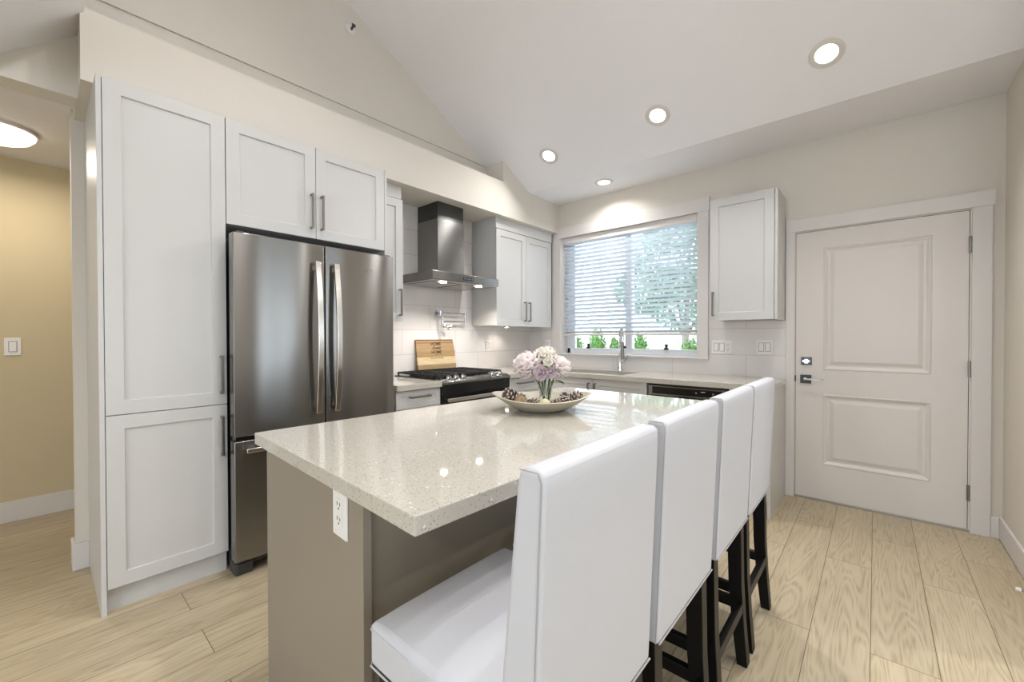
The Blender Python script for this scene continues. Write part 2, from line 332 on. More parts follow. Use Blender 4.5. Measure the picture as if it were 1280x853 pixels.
        for k in range(n): s.face([ring[k], ring[(k+1) % n], bk[(k+1) % n], bk[k]])
        s.face(bk[::-1])
        return s

def finish(name, b, m, parent=None, bevel=0, smooth=False, seg=2, subsurf=0, kind=None, keep=False):
    bm = b.bm if isinstance(b, B) else b
    bmesh.ops.recalc_face_normals(bm, faces=bm.faces)
    me = bpy.data.meshes.new(name); bm.to_mesh(me); bm.free()
    me.materials.append(M[m] if isinstance(m, str) else m)
    if smooth:
        for p in me.polygons: p.use_smooth = True
    o = bpy.data.objects.new(name, me); COL.objects.link(o)
    if parent is not None:
        mw = ROOTM[parent.name]; ROOTM[o.name] = mw
        if not keep: me.transform(mw.inverted())
        o.parent = parent
    else: ROOTM[o.name] = Matrix.Identity(4)
    if bevel:
        md = o.modifiers.new('bevel', 'BEVEL'); md.width = bevel; md.segments = seg; md.limit_method = 'ANGLE'; md.angle_limit = math.radians(40)
    if subsurf:
        md = o.modifiers.new('sub', 'SUBSURF'); md.levels = subsurf; md.render_levels = subsurf
    if smooth and not subsurf:
        me.set_sharp_from_angle(angle=math.radians(38)) if hasattr(me, 'set_sharp_from_angle') else None
    if kind: o['kind'] = kind
    return o
ROOTM = {}
def thing(name, label, cat, loc=(0, 0, 0), rz=0, group=None):
    o = bpy.data.objects.new(name, None); COL.objects.link(o); o.empty_display_size = .05
    o.location = loc; o.rotation_euler = (0, 0, rz); o['label'] = label; o['category'] = cat
    if group: o['group'] = group
    ROOTM[o.name] = Matrix.Translation(loc) @ Matrix.Rotation(rz, 4, 'Z')
    return o
def tag(o, label, cat, group=None):
    o['label'] = label; o['category'] = cat
    if group: o['group'] = group
    # a thing of one mesh gets its origin at its base
    me = o.data
    xs = [v.co for v in me.vertices]; lo = Vector((min(c.x for c in xs), min(c.y for c in xs), min(c.z for c in xs))); hi = Vector((max(c.x for c in xs), max(c.y for c in xs), 0))
    c = Vector(((lo.x+hi.x)/2, (lo.y+hi.y)/2, lo.z)); me.transform(Matrix.Translation(-c)); o.location = c
    return o
def copy_tree(o, parent=None):
    c = o.copy(); COL.objects.link(c)
    if parent is not None: c.parent = parent
    for ch in [x for x in o.children]: copy_tree(ch, c)
    return c
def struct(name, b, m, bevel=0, parent=None, **k):
    o = finish(name, b, m, parent, bevel, **k); o['kind'] = 'structure'; return o

# frames: left wall things face +X (w = Y), back wall things face -Y (w = X)
def FX(x): return Matrix(((0, 1, 0, x), (1, 0, 0, 0), (0, 0, 1, 0), (0, 0, 0, 1)))
def FB(y): return Matrix(((1, 0, 0, 0), (0, -1, 0, y), (0, 0, 1, 0), (0, 0, 0, 1)))
SHAKER = [(.002, -.009)]
def shaker(name, fr, w0, w1, z0, z1, parent, m='cab', fw=.062, t=.02):
    b = B(fr); b.panelled(w0, w1, z0, z1, t, [(w0+fw, w1-fw, z0+fw, z1-fw)], SHAKER)
    return finish(name, b, m, parent, bevel=.0012)
def bar_handle(fr, w, z0, z1, parent, vertical=True, r=.0, m='handle', off=.032):
    b = B(fr); h = .006
    if vertical:
        b.box(w-h, w+h, off-.006, off+.006, z0, z1)
        for z in (z0, z1-.012): b.box(w-h, w+h, 0, off-.006, z, z+.012)
    else:   # w is (w0,w1), z0 the height
        b.box(w[0], w[1], off-.006, off+.006, z0-h, z0+h)
        for x in (w[0], w[1]-.012): b.box(x, x+.012, 0, off-.006, z0-h, z0+h)
    return finish('handle', b, m, parent, bevel=.0015)

# ================================================================ structure
XL, YB, XR = -3.118, 3.894, .592
ZC, ZBB, ZBT, XB = 2.7334, 2.4157, 2.7414, -2.70
XG = -2.915; XLIV = 3.2; YF = -4.1
struct('floor', B().box(-4.6, XLIV+.1, YF-.1, 4.05, -.08, 0), 'floor')
# ceiling: flat strip by the window wall, long slope rising towards the room, drop and low ceiling beyond
SLOPE = .52
cz = lambda y: ZC + SLOPE*(3.36-y)
struct('ceiling', B().prism([(4.15, ZC), (3.36, ZC), (.15, cz(.15)), (.15, 2.722), (-.205, 2.415), (YF-.1, 2.415), (YF-.1, 4.75), (4.15, 4.75)], XG, XLIV+.1, 'x'), 'ceil')
struct('ceiling_hall', B().box(-4.6, -3.05, YF-.1, 2.3, 2.47, 2.6), 'ceil')
struct('trim_1', B().box(-3.05, XG, YF-.1, .137, 2.41, 4.75), 'wall')          # header over the hallway opening
# gable wall above the bulkhead, its lower band set back behind a shadow gap
b = B(); b.box(-3.33, XG, .15, 4.15, 2.935, 4.75); b.box(-3.33, XG-.012, .15, 4.15, 2.70, 2.94)
struct('wall_gable', b, 'wall')
b = B(); b.box(-3.33, XB, .137, YB, ZBB, ZBT); b.box(-3.33, XB, 2.96, YB, ZBT, 2.944)
struct('trim_2', b, 'wall')                                                       # bulkhead over the cabinets
b = B(); b.box(-3.33, -3.23, .125, 4.1, 0, 2.6); b.box(-3.23, XL, .66, 4.1, 0, 2.6)
struct('wall_left', b, 'wall')
struct('wall_hall', B().box(-4.51, -4.41, YF, 2.2, 0, 2.5), mat('hall_paint', '#cdbf9e', .75, noise=.015))
struct('wall_hall_end', B().box(-4.5, -3.3, 2.2, 2.3, 0, 2.5), 'wall')
# back wall with window and door openings
WX0, WX1, WZ0, WZ1 = -2.672, -1.194, 1.063, 2.366
DX0, DX1, DZ1 = -.476, .452, 2.055
xs = [-3.33, WX0, WX1, DX0, DX1, XLIV+.1]; zs = [0, WZ0, DZ1, WZ1, 4.75]
struct('wall_back', B().cells(xs, zs, lambda i, j: not (i == 1 and j in (1, 2)) and not (i == 3 and j in (0, 1)), YB, YB+.2, 'y'), 'wall')
struct('wall_right', B().box(XR, XR+.1, 2.55, YB, 0, 4.75), mat('wall_paint_lightened', '#ddd6ca', .75, noise=.015))  # wall paint made lighter here to stand in for missing light
# living side: window walls behind the camera
ys = [YF, -1.0, .2, 2.15, 3.35, YB]; zs2 = [0, .6, 2.1, 4.75]
struct('wall_living', B().cells(ys, zs2, lambda i, j: not (j == 1 and i in (1, 3)), XLIV, XLIV+.15, 'x'), 'wall')
xs2 = [-4.6, -1.4, 2.0, XLIV+.1]
struct('wall_front', B().cells(xs2, [0, .5, 2.1, 4.75], lambda i, j: not (j == 1 and i == 1), YF-.15, YF, 'y'), 'wall')
def plain_window(name, fr, w0, w1, z0, z1, nm):
    r = bpy.data.objects.new(name, None); COL.objects.link(r); r['kind'] = 'structure'; ROOTM[r.name] = Matrix.Identity(4)
    b = B(fr); t = .06
    n = nm; step = (w1-w0)/n
    b.box(w0, w1, -.10, -.04, z0, z0+t); b.box(w0, w1, -.10, -.04, z1-t, z1)
    for k in range(n+1):
        c = w0+k*step; b.box(max(w0, c-t/2), min(w1, c+t/2), -.10, -.04, z0, z1)
    b.box(w0, w1, -.095, -.045, z0+.5*(z1-z0)-.02+.4, z0+.5*(z1-z0)+.02+.4)
    finish('window_frame', b, 'vinyl', r)
    finish('glass', B(fr).box(w0+.02, w1-.02, -.075, -.07, z0+.02, z1-.02), 'pane', r)
    return r
Fliv = Matrix(((0, -1, 0, XLIV), (1, 0, 0, 0), (0, 0, 1, 0), (0, 0, 0, 1)))
plain_window('window_2', Fliv, 2.15, 3.35, .6, 2.1, 2)
plain_window('window_3', Fliv, -1.0, .2, .6, 2.1, 2)
Ffr = Matrix(((1, 0, 0, 0), (0, 1, 0, YF), (0, 0, 1, 0), (0, 0, 0, 1)))
plain_window('unseen_window', Ffr, -1.4, 2.0, .5, 2.1, 3)  # unseen opening, added and sized to brighten the back wall and slope

# baseboards
struct('baseboard_right', B().box(XR-.014, XR, 2.55, YB, 0, .132), 'trim', .003)
struct('baseboard_back', B().box(.5415, XR-.014, YB-.014, YB, 0, .132), 'trim', .003)
struct('baseboard_hall', B().box(-4.41, -4.396, YF, 2.2, 0, .142), 'trim', .003)
b = B(); b.prism([(-3.216, .176), (-3.216, .111), (-3.344, .111), (-3.344, 2.2), (-3.33, 2.2), (-3.33, .125), (-3.23, .125), (-3.23, .176)], 0, .142, 'z')
struct('baseboard_left', b, 'trim', .003)

# ---- entrance door
d = bpy.data.objects.new('door_1', None); COL.objects.link(d); d['kind'] = 'structure'; ROOTM[d.name] = Matrix.Identity(4)
PROF = [(.007, .004), (.018, -.002), (.028, -.010), (.040, -.010), (.062, -.002), (.066, -.001)]
fd = FB(YB+.006)
b = B(fd); b.panelled(-.469, .445, .015, 2.047, .042, [(-.298, .28, .278, .812), (-.298, .28, .994, 1.92)], PROF)
finish('door_slab', b, 'door', d, bevel=.001)
b = B(fd); b.box(-.438, -.369, 0, .012, .888, .953); finish('lever_plate', b, M['darkgrey'], d, bevel=.002)
b = B(fd); b.tube([(-.403, .0, .925), (-.403, .05, .925)], .011); b.box(-.412, -.290, .043, .055, .916, .930); finish('door_handle', b, 'chrome', d, bevel=.002)
b = B(fd); b.box(-.433, -.366, 0, .012, 1.03, 1.09); finish('deadbolt', b, 'black', d, bevel=.002)
b = B(fd); b.tube([(-.40, .012, 1.058), (-.40, .02, 1.058)], .018, 20); b.box(-.424, -.376, .02, .03, 1.052, 1.066); finish('deadbolt_thumbturn', b, 'chrome', d, bevel=.002)
for z in (1.83, 1.04, .25):
    b = B(FB(YB)); b.box(.440, .464, .0, .008, z-.05, z+.05); b.tube([(.449, .012, z-.05), (.449, .012, z+.05)], .006, 10); finish('hinge', b, 'handle', d)
b = B(FB(YB)); b.box(-.4745, -.466, -.05, .004, .90, .945); finish('strike_plate', b, 'darkgrey', d)
struct('door_1_jamb', B().cells([DX0, -.4715, .4475, DX1], [0, .0125, 2.0495, DZ1], lambda i, j: not (i == 1 and j == 1), YB+.001, YB+.15, 'y'), 'door')
finish('gap_shade', B().cells([-.4714, -.4692, .4452, .4474], [.0126, .0148, 2.0472, 2.0494], lambda i, j: not (i == 1 and j == 1), YB+.014, YB+.03, 'y'), 'black', d)  # black fill standing in for the shade in the door gaps
b = B(FB(YB))
b.box(-.5330, -.476, 0, .016, 0, 2.063); b.box(.455, .541, 0, .016, 0, 2.063); b.box(-.5330, .553, 0, .022, 2.056, 2.151)
struct('trim_3', b, 'trim', .002)
struct('trim_4', B(FB(YB)).box(-.476, .455, -.12, .004, 0, .012), mat('aluminium_sill', '#a8a297', .4, metal=.6, noise=.03))

# ---- kitchen window
win = bpy.data.objects.new('window_1', None); COL.objects.link(win); win['kind'] = 'structure'; ROOTM[win.name] = Matrix.Identity(4)
b = B(); yo = YB+.115; T = .05
b.box(WX0, WX1, yo, yo+.06, WZ0, WZ0+T+.01); b.box(WX0, WX1, yo, yo+.06, WZ1-T, WZ1)
b.box(WX0, WX0+T, yo, yo+.06, WZ0, WZ1); b.box(WX1-T, WX1, yo, yo+.06, WZ0, WZ1)
b.box(-1.95, -1.88, yo-.005, yo+.06, WZ0, WZ1)
b.box(WX0+T, WX0+T+.05, yo+.01, yo+.05, WZ0+.05, WZ1-.05)
finish('window_frame', b, 'vinyl', win, bevel=.003)
b = B(); b.box(WX0+.03, WX1-.03, yo+.028, yo+.034, WZ0+.03, WZ1-.03); finish('glass', b, 'pane', win)
for x in (-2.38, -1.52):
    b = B(); b.box(x-.022, x+.022, yo-.02, yo, WZ0+.058, WZ0+.075); b.tube([(x, yo-.012, WZ0+.07), (x, yo-.012, WZ0+.11)], [.011, .016], 10); finish('window_latch', b, 'black', win)
b = B(FB(YB)); b.box(-2.785, -2.672, 0, .018, 1.064, 2.366); b.box(-1.194, -1.107, 0, .018, 1.064, 2.366)
b.box(-2.785, -1.100, 0, .022, 2.352, 2.4715)
struct('trim_5', b, 'trim', .002)
b = B(FB(YB)); b.box(-2.785, -1.100, -.112, .028, 1.048, 1.064)
struct('window_1_sill', b, 'trim', .003)
b = B(); b.box(WX0-.001, WX0+.012, YB+.001, yo, WZ0, WZ1); b.box(WX1-.012, WX1+.001, YB+.001, yo, WZ0, WZ1); b.box(WX0, WX1, YB+.001, yo, WZ1-.012, WZ1+.001)
struct('window_1_jamb', b, 'trim')

# ---- backsplashes
xs = [XL+.008, -2.785, -1.10, -.5335]; zs = [.9145, 1.047, 1.375]
o = finish('backsplash', B().cells(xs, zs, lambda i, j: j == 0 or i != 1, YB-.008, YB, 'y'), 'tile_b'); o['kind'] = 'structure'; o.name = 'wall_back_tiling'
o = finish('backsplash', B().box(XL, XL+.008, 1.622, YB, .9145, ZBB), 'tile_l'); o['kind'] = 'structure'; o.name = 'wall_left_tiling'
XT = XL+.008

# ================================================================ tall pantry, fridge cabinet
XF = -2.584
fx = FX(XF)
t = thing('pantry_cabinet', 'tall white shaker pantry cabinet with two doors, at the hallway end beside the refrigerator', 'cabinet', (-2.9, .42, 0))
finish('side_panel', B().box(-3.228, XF, .176, .194, 0, ZBB-.001), 'cab', t, bevel=.001)
finish('carcass', B().box(-3.22, XF-.021, .1945, .659, .1146, ZBB-.001), 'cab', t)
finish('toe_kick', B().box(-3.2, XF-.040, .1945, .659, 0, .1145), 'cab', t)
dd = shaker('door', fx, .1965, .6585, .8995, 2.412, t); bar_handle(fx, .632, .955, 1.155, dd)
dd = shaker('door', fx, .1965, .6585, .1146, .8955, t); bar_handle(fx, .632, .632, .838, dd)
t = thing('fridge_cabinet', 'white two-door shaker cabinet bridging above the steel refrigerator', 'cabinet', (-2.85, 1.13, 1.85))
finish('carcass', B().box(-3.10, XF-.021, .6605, 1.600, 1.853, ZBB-.001), 'cab', t)
finish('side_panel', B().box(-3.10, XF+.001, 1.6025, 1.6205, 0, ZBB-.001), 'cab', t, bevel=.001)
dd = shaker('door', fx, .6625, 1.1285, 1.853, 2.412, t); bar_handle(fx, 1.100, 1.908, 2.118, dd)
dd = shaker('door', fx, 1.1315, 1.6005, 1.853, 2.412, t); bar_handle(fx, 1.162, 1.908, 2.118, dd)

# ================================================================ refrigerator
t = thing('refrigerator', 'stainless steel french-door refrigerator with bottom freezer', 'refrigerator', (-2.8, 1.12, 0))
finish('body', B().box(-3.10, -2.535, .672, 1.578, .03, 1.775), 'darkgrey', t, bevel=.004)
XD = -2.45
def curved_front(b, y0, y1, z0, z1, th=.075, bulge=.008, n=10):
    pts = [(XD-th, y0)] + [(XD - bulge*abs((2*k/n-1))**3, y0+(y1-y0)*k/n) for k in range(n+1)] + [(XD-th, y1)]
    return b.prism(pts, z0, z1, 'z')
def fr_handle(z0, z1, y, parent):
    b = B(); n = 14; w_ = .0155
    P = []
    for k in range(n+1):
        u = k/n; z = z0+(z1-z0)*u; xx = XD + .028 + .034*math.sin(PI*u); P.append((xx, z))
    prof = [(x-.006, z) for x, z in P] + [(x+.010, z) for x, z in P[::-1]]
    b.prism(prof, y-w_, y+w_, 'y')
    for z in (z0+.03, z1-.05): b.box(XD-.006, XD+.042, y-.008, y+.008, z, z+.03)
    return finish('handle', b, 'steel_h', parent, bevel=.003, smooth=True)
M['steel_h'] = mat('polished_steel_handle', '#d6d2cc', .22, metal=1, noise=.02)
for (a, c, hy) in ((.656, 1.122, 1.068), (1.128, 1.588, 1.178)):
    dr = finish('door', curved_front(B(), a, c, .735, 1.79), 'steel', t, bevel=.004, smooth=True, seg=3)
    fr_handle(.81, 1.687, hy, dr)
dr = finish('freezer_drawer', curved_front(B(), .656, 1.588, .088, .712), 'steel', t, bevel=.004, smooth=True, seg=3)
b = B(); n = 14; prof = []
P = [(XD+.030+.024*math.sin(PI*k/n), .70+.85*k/n) for k in range(n+1)]
b.prism([(x-.006, y) for x, y in P] + [(x+.010, y) for x, y in P[::-1]], .655, .678, 'z')
for y in (.72, 1.50): b.box(XD-.006, XD+.04, y, y+.03, .658, .675)
finish('handle', b, 'steel_h', dr, bevel=.003, smooth=True)
finish('gap_strip', B().box(XD-.07, XD-.02, .665, 1.58, .712, .735), 'black', t)
for y0, y1 in ((.667, .748), (1.50, 1.578)):
    b = B(); b.prism([(-2.60, y0), (-2.505, y0), (-2.498, y0+.008), (-2.498, y1), (-2.60, y1)], 0, .062, 'z'); finish('foot', b, 'darkgrey', t, bevel=.004)
finish('kick_grille', B().box(-2.62, -2.58, .748, 1.5, .02, .08), 'black', t)
for y in (.675, 1.54):
    b = B(); b.box(-2.56, -2.47, y, y+.035, 1.776, 1.80); finish('hinge_cover', b, 'darkgrey', t, bevel=.004)
# maker's mark: a tilted ring with a small word across it
b = B(FX(XD+.0005)); ring = [(1.412+.024*math.cos(a)*1.1, .001, 1.680+.013*math.sin(a)) for a in [2*PI*k/24 for k in range(20)]]
b.tube(ring, .0018, 6); finish('badge', b, 'badge', t)
def text_mesh(txt, size, m4, m, parent, name='lettering', ext=.0006):
    cu = bpy.data.curves.new('txt', 'FONT'); cu.body = txt; cu.size = size; cu.extrude = ext; cu.align_x = 'CENTER'; cu.align_y = 'CENTER'
    o = bpy.data.objects.new('txt', cu); COL.objects.link(o); dg = bpy.context.evaluated_depsgraph_get()
    me = bpy.data.meshes.new_from_object(o.evaluated_get(dg)); bpy.data.objects.remove(o); me.transform(m4)
    bm = bmesh.new(); bm.from_mesh(me); bpy.data.meshes.remove(me)
    return finish(name, bm, m, parent)
TX = lambda x, y, z: Matrix(((0, 0, 1, x), (1, 0, 0, y), (0, 1, 0, z), (0, 0, 0, 1)))
text_mesh('Whirlpool', .018, TX(XD+.0008, 1.412, 1.680), 'badge', t)

# ================================================================ small wall cabinet beside the fridge
XU = -2.768; fu = FX(XU)
def wall_cab(b, y0, y1, z0, z1, t):
    finish('carcass', B().box(XT+.0005, XU-.021, y0, y1, z0, z1), 'cab', t, bevel=.001)
t = thing('wall_cabinet', 'narrow white wall cabinet squeezed between refrigerator and range hood', 'cabinet', (-2.95, 1.75, 1.371))
finish('carcass', B().box(XT+.0005, XU-.021, 1.6215, 1.876, 1.371, ZBB-.001), 'cab', t, bevel=.001)
finish('filler', B().box(XU-.02, XU-.004, 1.6215, 1.866, 2.316, ZBB-.001), 'cab', t, bevel=.001)
dd = shaker('door', fu, 1.6225, 1.876, 1.371, 2.312, t); bar_handle(fu, 1.842, 1.413, 1.62, dd)

# ================================================================ wall cabinet right of the hood
t = thing('wall_cabinet', 'white two-door wall cabinet in the corner between range hood and window', 'cabinet', (-2.95, 3.4, 1.355))
finish('carcass', B().box(XT+.0005, XU-.021, 2.934, 3.84, 1.362, ZBB-.001), 'cab', t, bevel=.001)
finish('filler', B().box(XU-.02, XU+.004, 2.925, 3.842, 2.308, ZBB-.001), 'cab', t, bevel=.001)
dd = shaker('door', fu, 2.935, 3.386, 1.356, 2.3043, t); bar_handle(fu, 3.358, 1.41, 1.612, dd)
dd = shaker('door', fu, 3.389, 3.838, 1.356, 2.3043, t); bar_handle(fu, 3.428, 1.41, 1.612, dd)
b = B(); b.lathe([(.03, 1.3625), (.03, 1.352), (.022, 1.350), (0, 1.350)], (-2.92, 3.25, 0), 16); finish('puck_light', b, 'nickel', t)
b = B(); b.lathe([(.018, 1.3505), (.018, 1.3485), (0, 1.3485)], (-2.92, 3.25, 0), 16); finish('puck_lens', b, 'hoodlamp', t)

# ================================================================ range hood
t = thing('range_hood', 'stainless chimney range hood with wide flat canopy above the gas range', 'range hood', (-2.9, 2.45, 1.7))
hx0, hx1, hy0, hy1, hz0, hz1 = XT+.001, -2.62, 2.046, 2.806, 1.708, 1.778
b = B(); b.box(hx0, hx1, hy0, hy1, hz0+.004, hz1)
# shallow pyramid up to the chimney
b.hexa([(hx0, hy0+.004, hz1), (hx1-.004, hy0+.004, hz1), (hx1-.004, hy1-.004, hz1), (hx0, hy1-.004, hz1)],
       [(hx0, 2.262, 1.786), (-2.822, 2.262, 1.786), (-2.822, 2.562, 1.786), (hx0, 2.562, 1.786)])
finish('canopy', b, 'steel', t, bevel=.0015)
b = B(); b.box(hx0+.01, hx1-.012, hy0+.012, hy1-.012, hz0-.002, hz0+.004)
for k in range(2): b.box(hx0+.06, hx1-.09, hy0+.06+k*.33, hy0+.36+k*.33, hz0-.006, hz0-.002)
finish('filter_panel', b, M['steel_plain'], t, bevel=.001)
finish('chimney', B().box(hx0, -2.822, 2.262, 2.562, 1.786, 2.270), 'steel', t, bevel=.0015)
finish('chimney_sleeve', B().box(hx0, -2.826, 2.266, 2.558, 2.265, ZBB), 'steel_dark', t, bevel=.0015)
b = B(FX(hx1)); b.box(2.37, 2.49, 0, .0015, 1.728, 1.757)
finish('control_panel', b, M['glassdark'], t)
b = B(FX(hx1+.0015))
for k in range(5): b.tube([(2.385+k*.022, 0, 1.742), (2.385+k*.022, .002, 1.742)], .006, 12)
finish('buttons', b, 'chrome', t)
for y in (2.22, 2.63):
    b = B(); b.lathe([(.028, hz0-.002), (.028, hz0-.008), (0, hz0-.008)], (-2.70, y, 0), 18); finish('hood_lamp', b, 'hoodlamp', t)
    l = bpy.data.lights.new('hood_lamp_light', 'SPOT'); l.energy = 14; l.color = (1, .93, .84); l.spot_size = 2.3; l.spot_blend = .6; l.shadow_soft_size = .025
    o = bpy.data.objects.new('hood_lamp_light', l); o.location = (-2.70, y, hz0-.02); COL.objects.link(o)
l = bpy.data.lights.new('puck_lamp_light', 'SPOT'); l.energy = 2.2; l.color = (1, .86, .70); l.spot_size = 2.0; l.spot_blend = .7; l.shadow_soft_size = .02
o = bpy.data.objects.new('puck_lamp_light', l); o.location = (-2.92, 3.25, 1.34); o.rotation_euler = (0, .35, 0); COL.objects.link(o)

# ================================================================ base units on the left wall
XBF = -2.485; fb = FX(XBF)     # drawer fronts
def base_unit(name, label, y0, y1):
    t = thing(name, label, 'cabinet', (-2.8, (y0+y1)/2, 0))
    finish('carcass', B().box(XL+.002, XBF-.021, y0, y1, .11, .873), 'cab', t)
    finish('toe_kick', B().box(XL+.01, XBF-.07, y0, y1, 0, .11), 'cab', t)
    return t
t = base_unit('drawer_cabinet', 'white base cabinet with a top drawer between refrigerator and range', 1.622, 2.012)
dd = shaker('drawer', fb, 1.624, 2.010, .742, .868, t, fw=.036); bar_handle(fb, (1.728, 1.905), .832-.012, 0, dd, vertical=False)
dd = shaker('door', fb, 1.624, 2.010, .112, .738, t); bar_handle(fb, 1.98, .53, .70, dd)
t = base_unit('drawer_cabinet', 'white base cabinet with drawers in the corner right of the range', 2.787, 3.27)
dd = shaker('drawer', fb, 2.80, 3.235, .742, .868, t, fw=.036); bar_handle(fb, (2.90, 3.13), .82, 0, dd, vertical=False)
dd = shaker('door', fb, 2.80, 3.235, .112, .738, t); bar_handle(fb, 2.83, .53, .70, dd)
o = finish('worktop', B().box(XT, -2.462, 1.6215, 2.012, .8735, .914), 'quartz', bevel=.002)
tag(o, 'short speckled quartz worktop between refrigerator and range', 'worktop')

# ================================================================ gas range
t = thing('gas_range', 'black and stainless slide-in gas range with front knobs', 'range', (-2.8, 2.4, 0))
RY0, RY1 = 2.0155, 2.7835; RX = -2.475
finish('body', B().box(XT+.002, RX-.045, RY0, RY1, .09, .885), 'black', t, bevel=.002)
finish('cooktop', B().box(XT+.002, RX-.075, RY0-.002, RY1+.002, .885, .922), 'black', t, bevel=.004)
# sloped front control panel in steel
b = B(); b.prism([(RX-.075, .926), (RX-.03, .922), (RX+.022, .902), (RX+.022, .886), (RX-.045, .872), (RX-.075, .872)], RY0, RY1, 'y')
finish('control_panel', b, 'steel', t, bevel=.002)
b = B(); b.prism([(RX-.045, .872), (RX+.012, .886), (RX+.008, .80), (RX-.045, .80)], RY0, RY1, 'y'); finish('vent_panel', b, 'black', t, bevel=.002)
n_ = Vector((.36, 0, .93)).normalized()
for y in (2.09, 2.165, 2.24, 2.575, 2.665):
    R3 = Vector((0, 0, 1)).rotation_difference(n_).to_matrix(); c = Vector((RX-.012, y, .912))
    b = B(); b.lathe([(0, -.004), (.027, -.004), (.027, .004), (.021, .008), (.019, .034), (.016, .038), (0, .038)], c, 20, R3)
    kn = finish('knob', b, 'chrome', t, smooth=True)
    b = B(); q = c + R3 @ Vector((0, 0, .038)); b.box(q.x-.015, q.x+.015, y-.003, y+.003, q.z-.004, q.z+.004); finish('knob_grip', b, 'nickel', kn)
finish('oven_door', B().box(RX-.045, RX-.004, RY0+.004, RY1-.004, .22, .795), 'black', t, bevel=.004)
b = B(); b.box(RX+.030, RX+.052, RY0+.03, RY1-.03, .752, .782)
for y in (RY0+.045, RY1-.07): b.box(RX-.006, RX+.035, y, y+.025, .757, .777)
finish('oven_handle', b, 'steel_h', t, bevel=.006)
finish('warming_drawer', B().box(RX-.045, RX-.004, RY0+.004, RY1-.004, .095, .215), 'steel', t, bevel=.004)
# cast iron grates: three of them, and five burners
for k in range(3):
    g0 = RY0+.012+k*.250; g1 = g0+.244; b = B(); x0, x1 = XT+.03, RX-.085
    for y in (g0, g1-.012): b.box(x0, x1, y, y+.012, .938, .952)
    for x in (x0, x1-.012): b.box(x, x+.012, g0, g1, .938, .952)
    for q in range(1, 4): yy = g0+q*.061-.004; b.box(x0, x1, yy, yy+.008, .938, .954)
    for q in range(1, 5): xx = x0+q*(x1-x0)/5; b.box(xx, xx+.008, g0, g1, .938, .952)
    for y in (g0, g1-.012):
        for x in (x0, x1-.012, (x0+x1)/2): b.box(x, x+.012, y, y+.012, .921, .938)
    finish('grate', b, 'blackmatte', t, bevel=.0015)
for x, y in ((-2.98, 2.14), (-2.68, 2.14), (-2.98, 2.66), (-2.68, 2.66), (-2.83, 2.40)):
    b = B(); b.lathe([(.05, .921), (.048, .928), (.034, .930), (.034, .937), (0, .937)], (x, y, 0), 18); finish('burner', b, 'blackmatte', t)

# ================================================================ back run: sink base, dishwasher, end panel
YC = YB-.62; fc = FB(YC)
t = thing('sink_cabinet', 'white two-door sink cabinet under the kitchen window', 'cabinet', (-1.9, 3.6, 0))
b = B(); b.cells([-2.42, -2.407, -1.423, -1.405], [YC+.021, YC+.04, YB-.02, YB-.002], lambda i, j: not (i == 1 and j == 1), .11, .873, 'z'); b.box(-2.42, -1.405, YC+.021, YB-.002, .09, .11)
finish('carcass', b, 'cab', t)
finish('toe_kick', B().box(-2.42, -1.405, YC+.07, YB-.01, 0, .09), 'cab', t)
dd = shaker('door', fc, -2.418, -1.908, .112, .870, t, fw=.055); bar_handle(fc, -1.94, .66, .836, dd)
dd = shaker('door', fc, -1.904, -1.406, .112, .870, t, fw=.055); bar_handle(fc, -1.875, .66, .836, dd)
t = thing('corner_cabinet', 'white blind corner base cabinet beside the sink cabinet', 'cabinet', (-2.75, 3.6, 0))
finish('carcass', B().box(XL+.002, -2.422, YC+.0, YB-.002, .11, .873), 'cab', t); finish('toe_kick', B().box(XL+.01, -2.46, YC+.05, YB-.01, 0, .11), 'cab', t)
t = thing('dishwasher', 'stainless dishwasher with black control panel left of the end panel', 'dishwasher', (-1.1, 3.6, 0))
finish('tub', B().box(-1.398, -.792, YC+.03, YB-.03, .1, .868), 'darkgrey', t)
finish('door', B(fc).box(-1.392, -.798, -.03, .018, .11, .775), 'steel', t, bevel=.004)
b = B(fc); b.panelled(-1.392, -.798, .778, .857, .03, [(-1.362, -.84, .792, .846)], [(.002, -.004)]); finish('panel_frame', b, 'steel', t, bevel=.002)
b = B(fc); b.box(-1.358, -.844, -.0035, -.0015, .795, .843); finish('control_panel', b, 'black', t)
b = B(fc)
b.box(-.985, -.955, -.0015, -.0008, .828, .833); finish('display', b, 'plate', t)
for x in (-1.02, -.90): finish('indicator', B(fc).box(x-.004, x+.004, -.0015, -.0008, .818, .824), 'plate', t)
b = B(fc); b.box(-1.15, -1.03, .004, .020, .766, .782); finish('latch_pocket', b, 'black', t, bevel=.003)
finish('toe_kick', B().box(-1.398, -.792, YC+.07, YB-.03, 0, .1), 'black', t)
t = thing('end_panel', 'white end panel and filler closing the worktop run by the entrance door', 'panel', (-.6, 3.6, 0))
finish('gable', B().box(-.5525, -.5335, YB-.602-.02, YB-.001, 0, .8735), 'cab', t, bevel=.001)
finish('filler', B().box(-.790, -.553, YC, YC+.02, .11, .8735), 'cab', t); finish('toe_kick', B().box(-.79, -.553, YC+.06, YC+.075, 0, .11), 'cab', t)
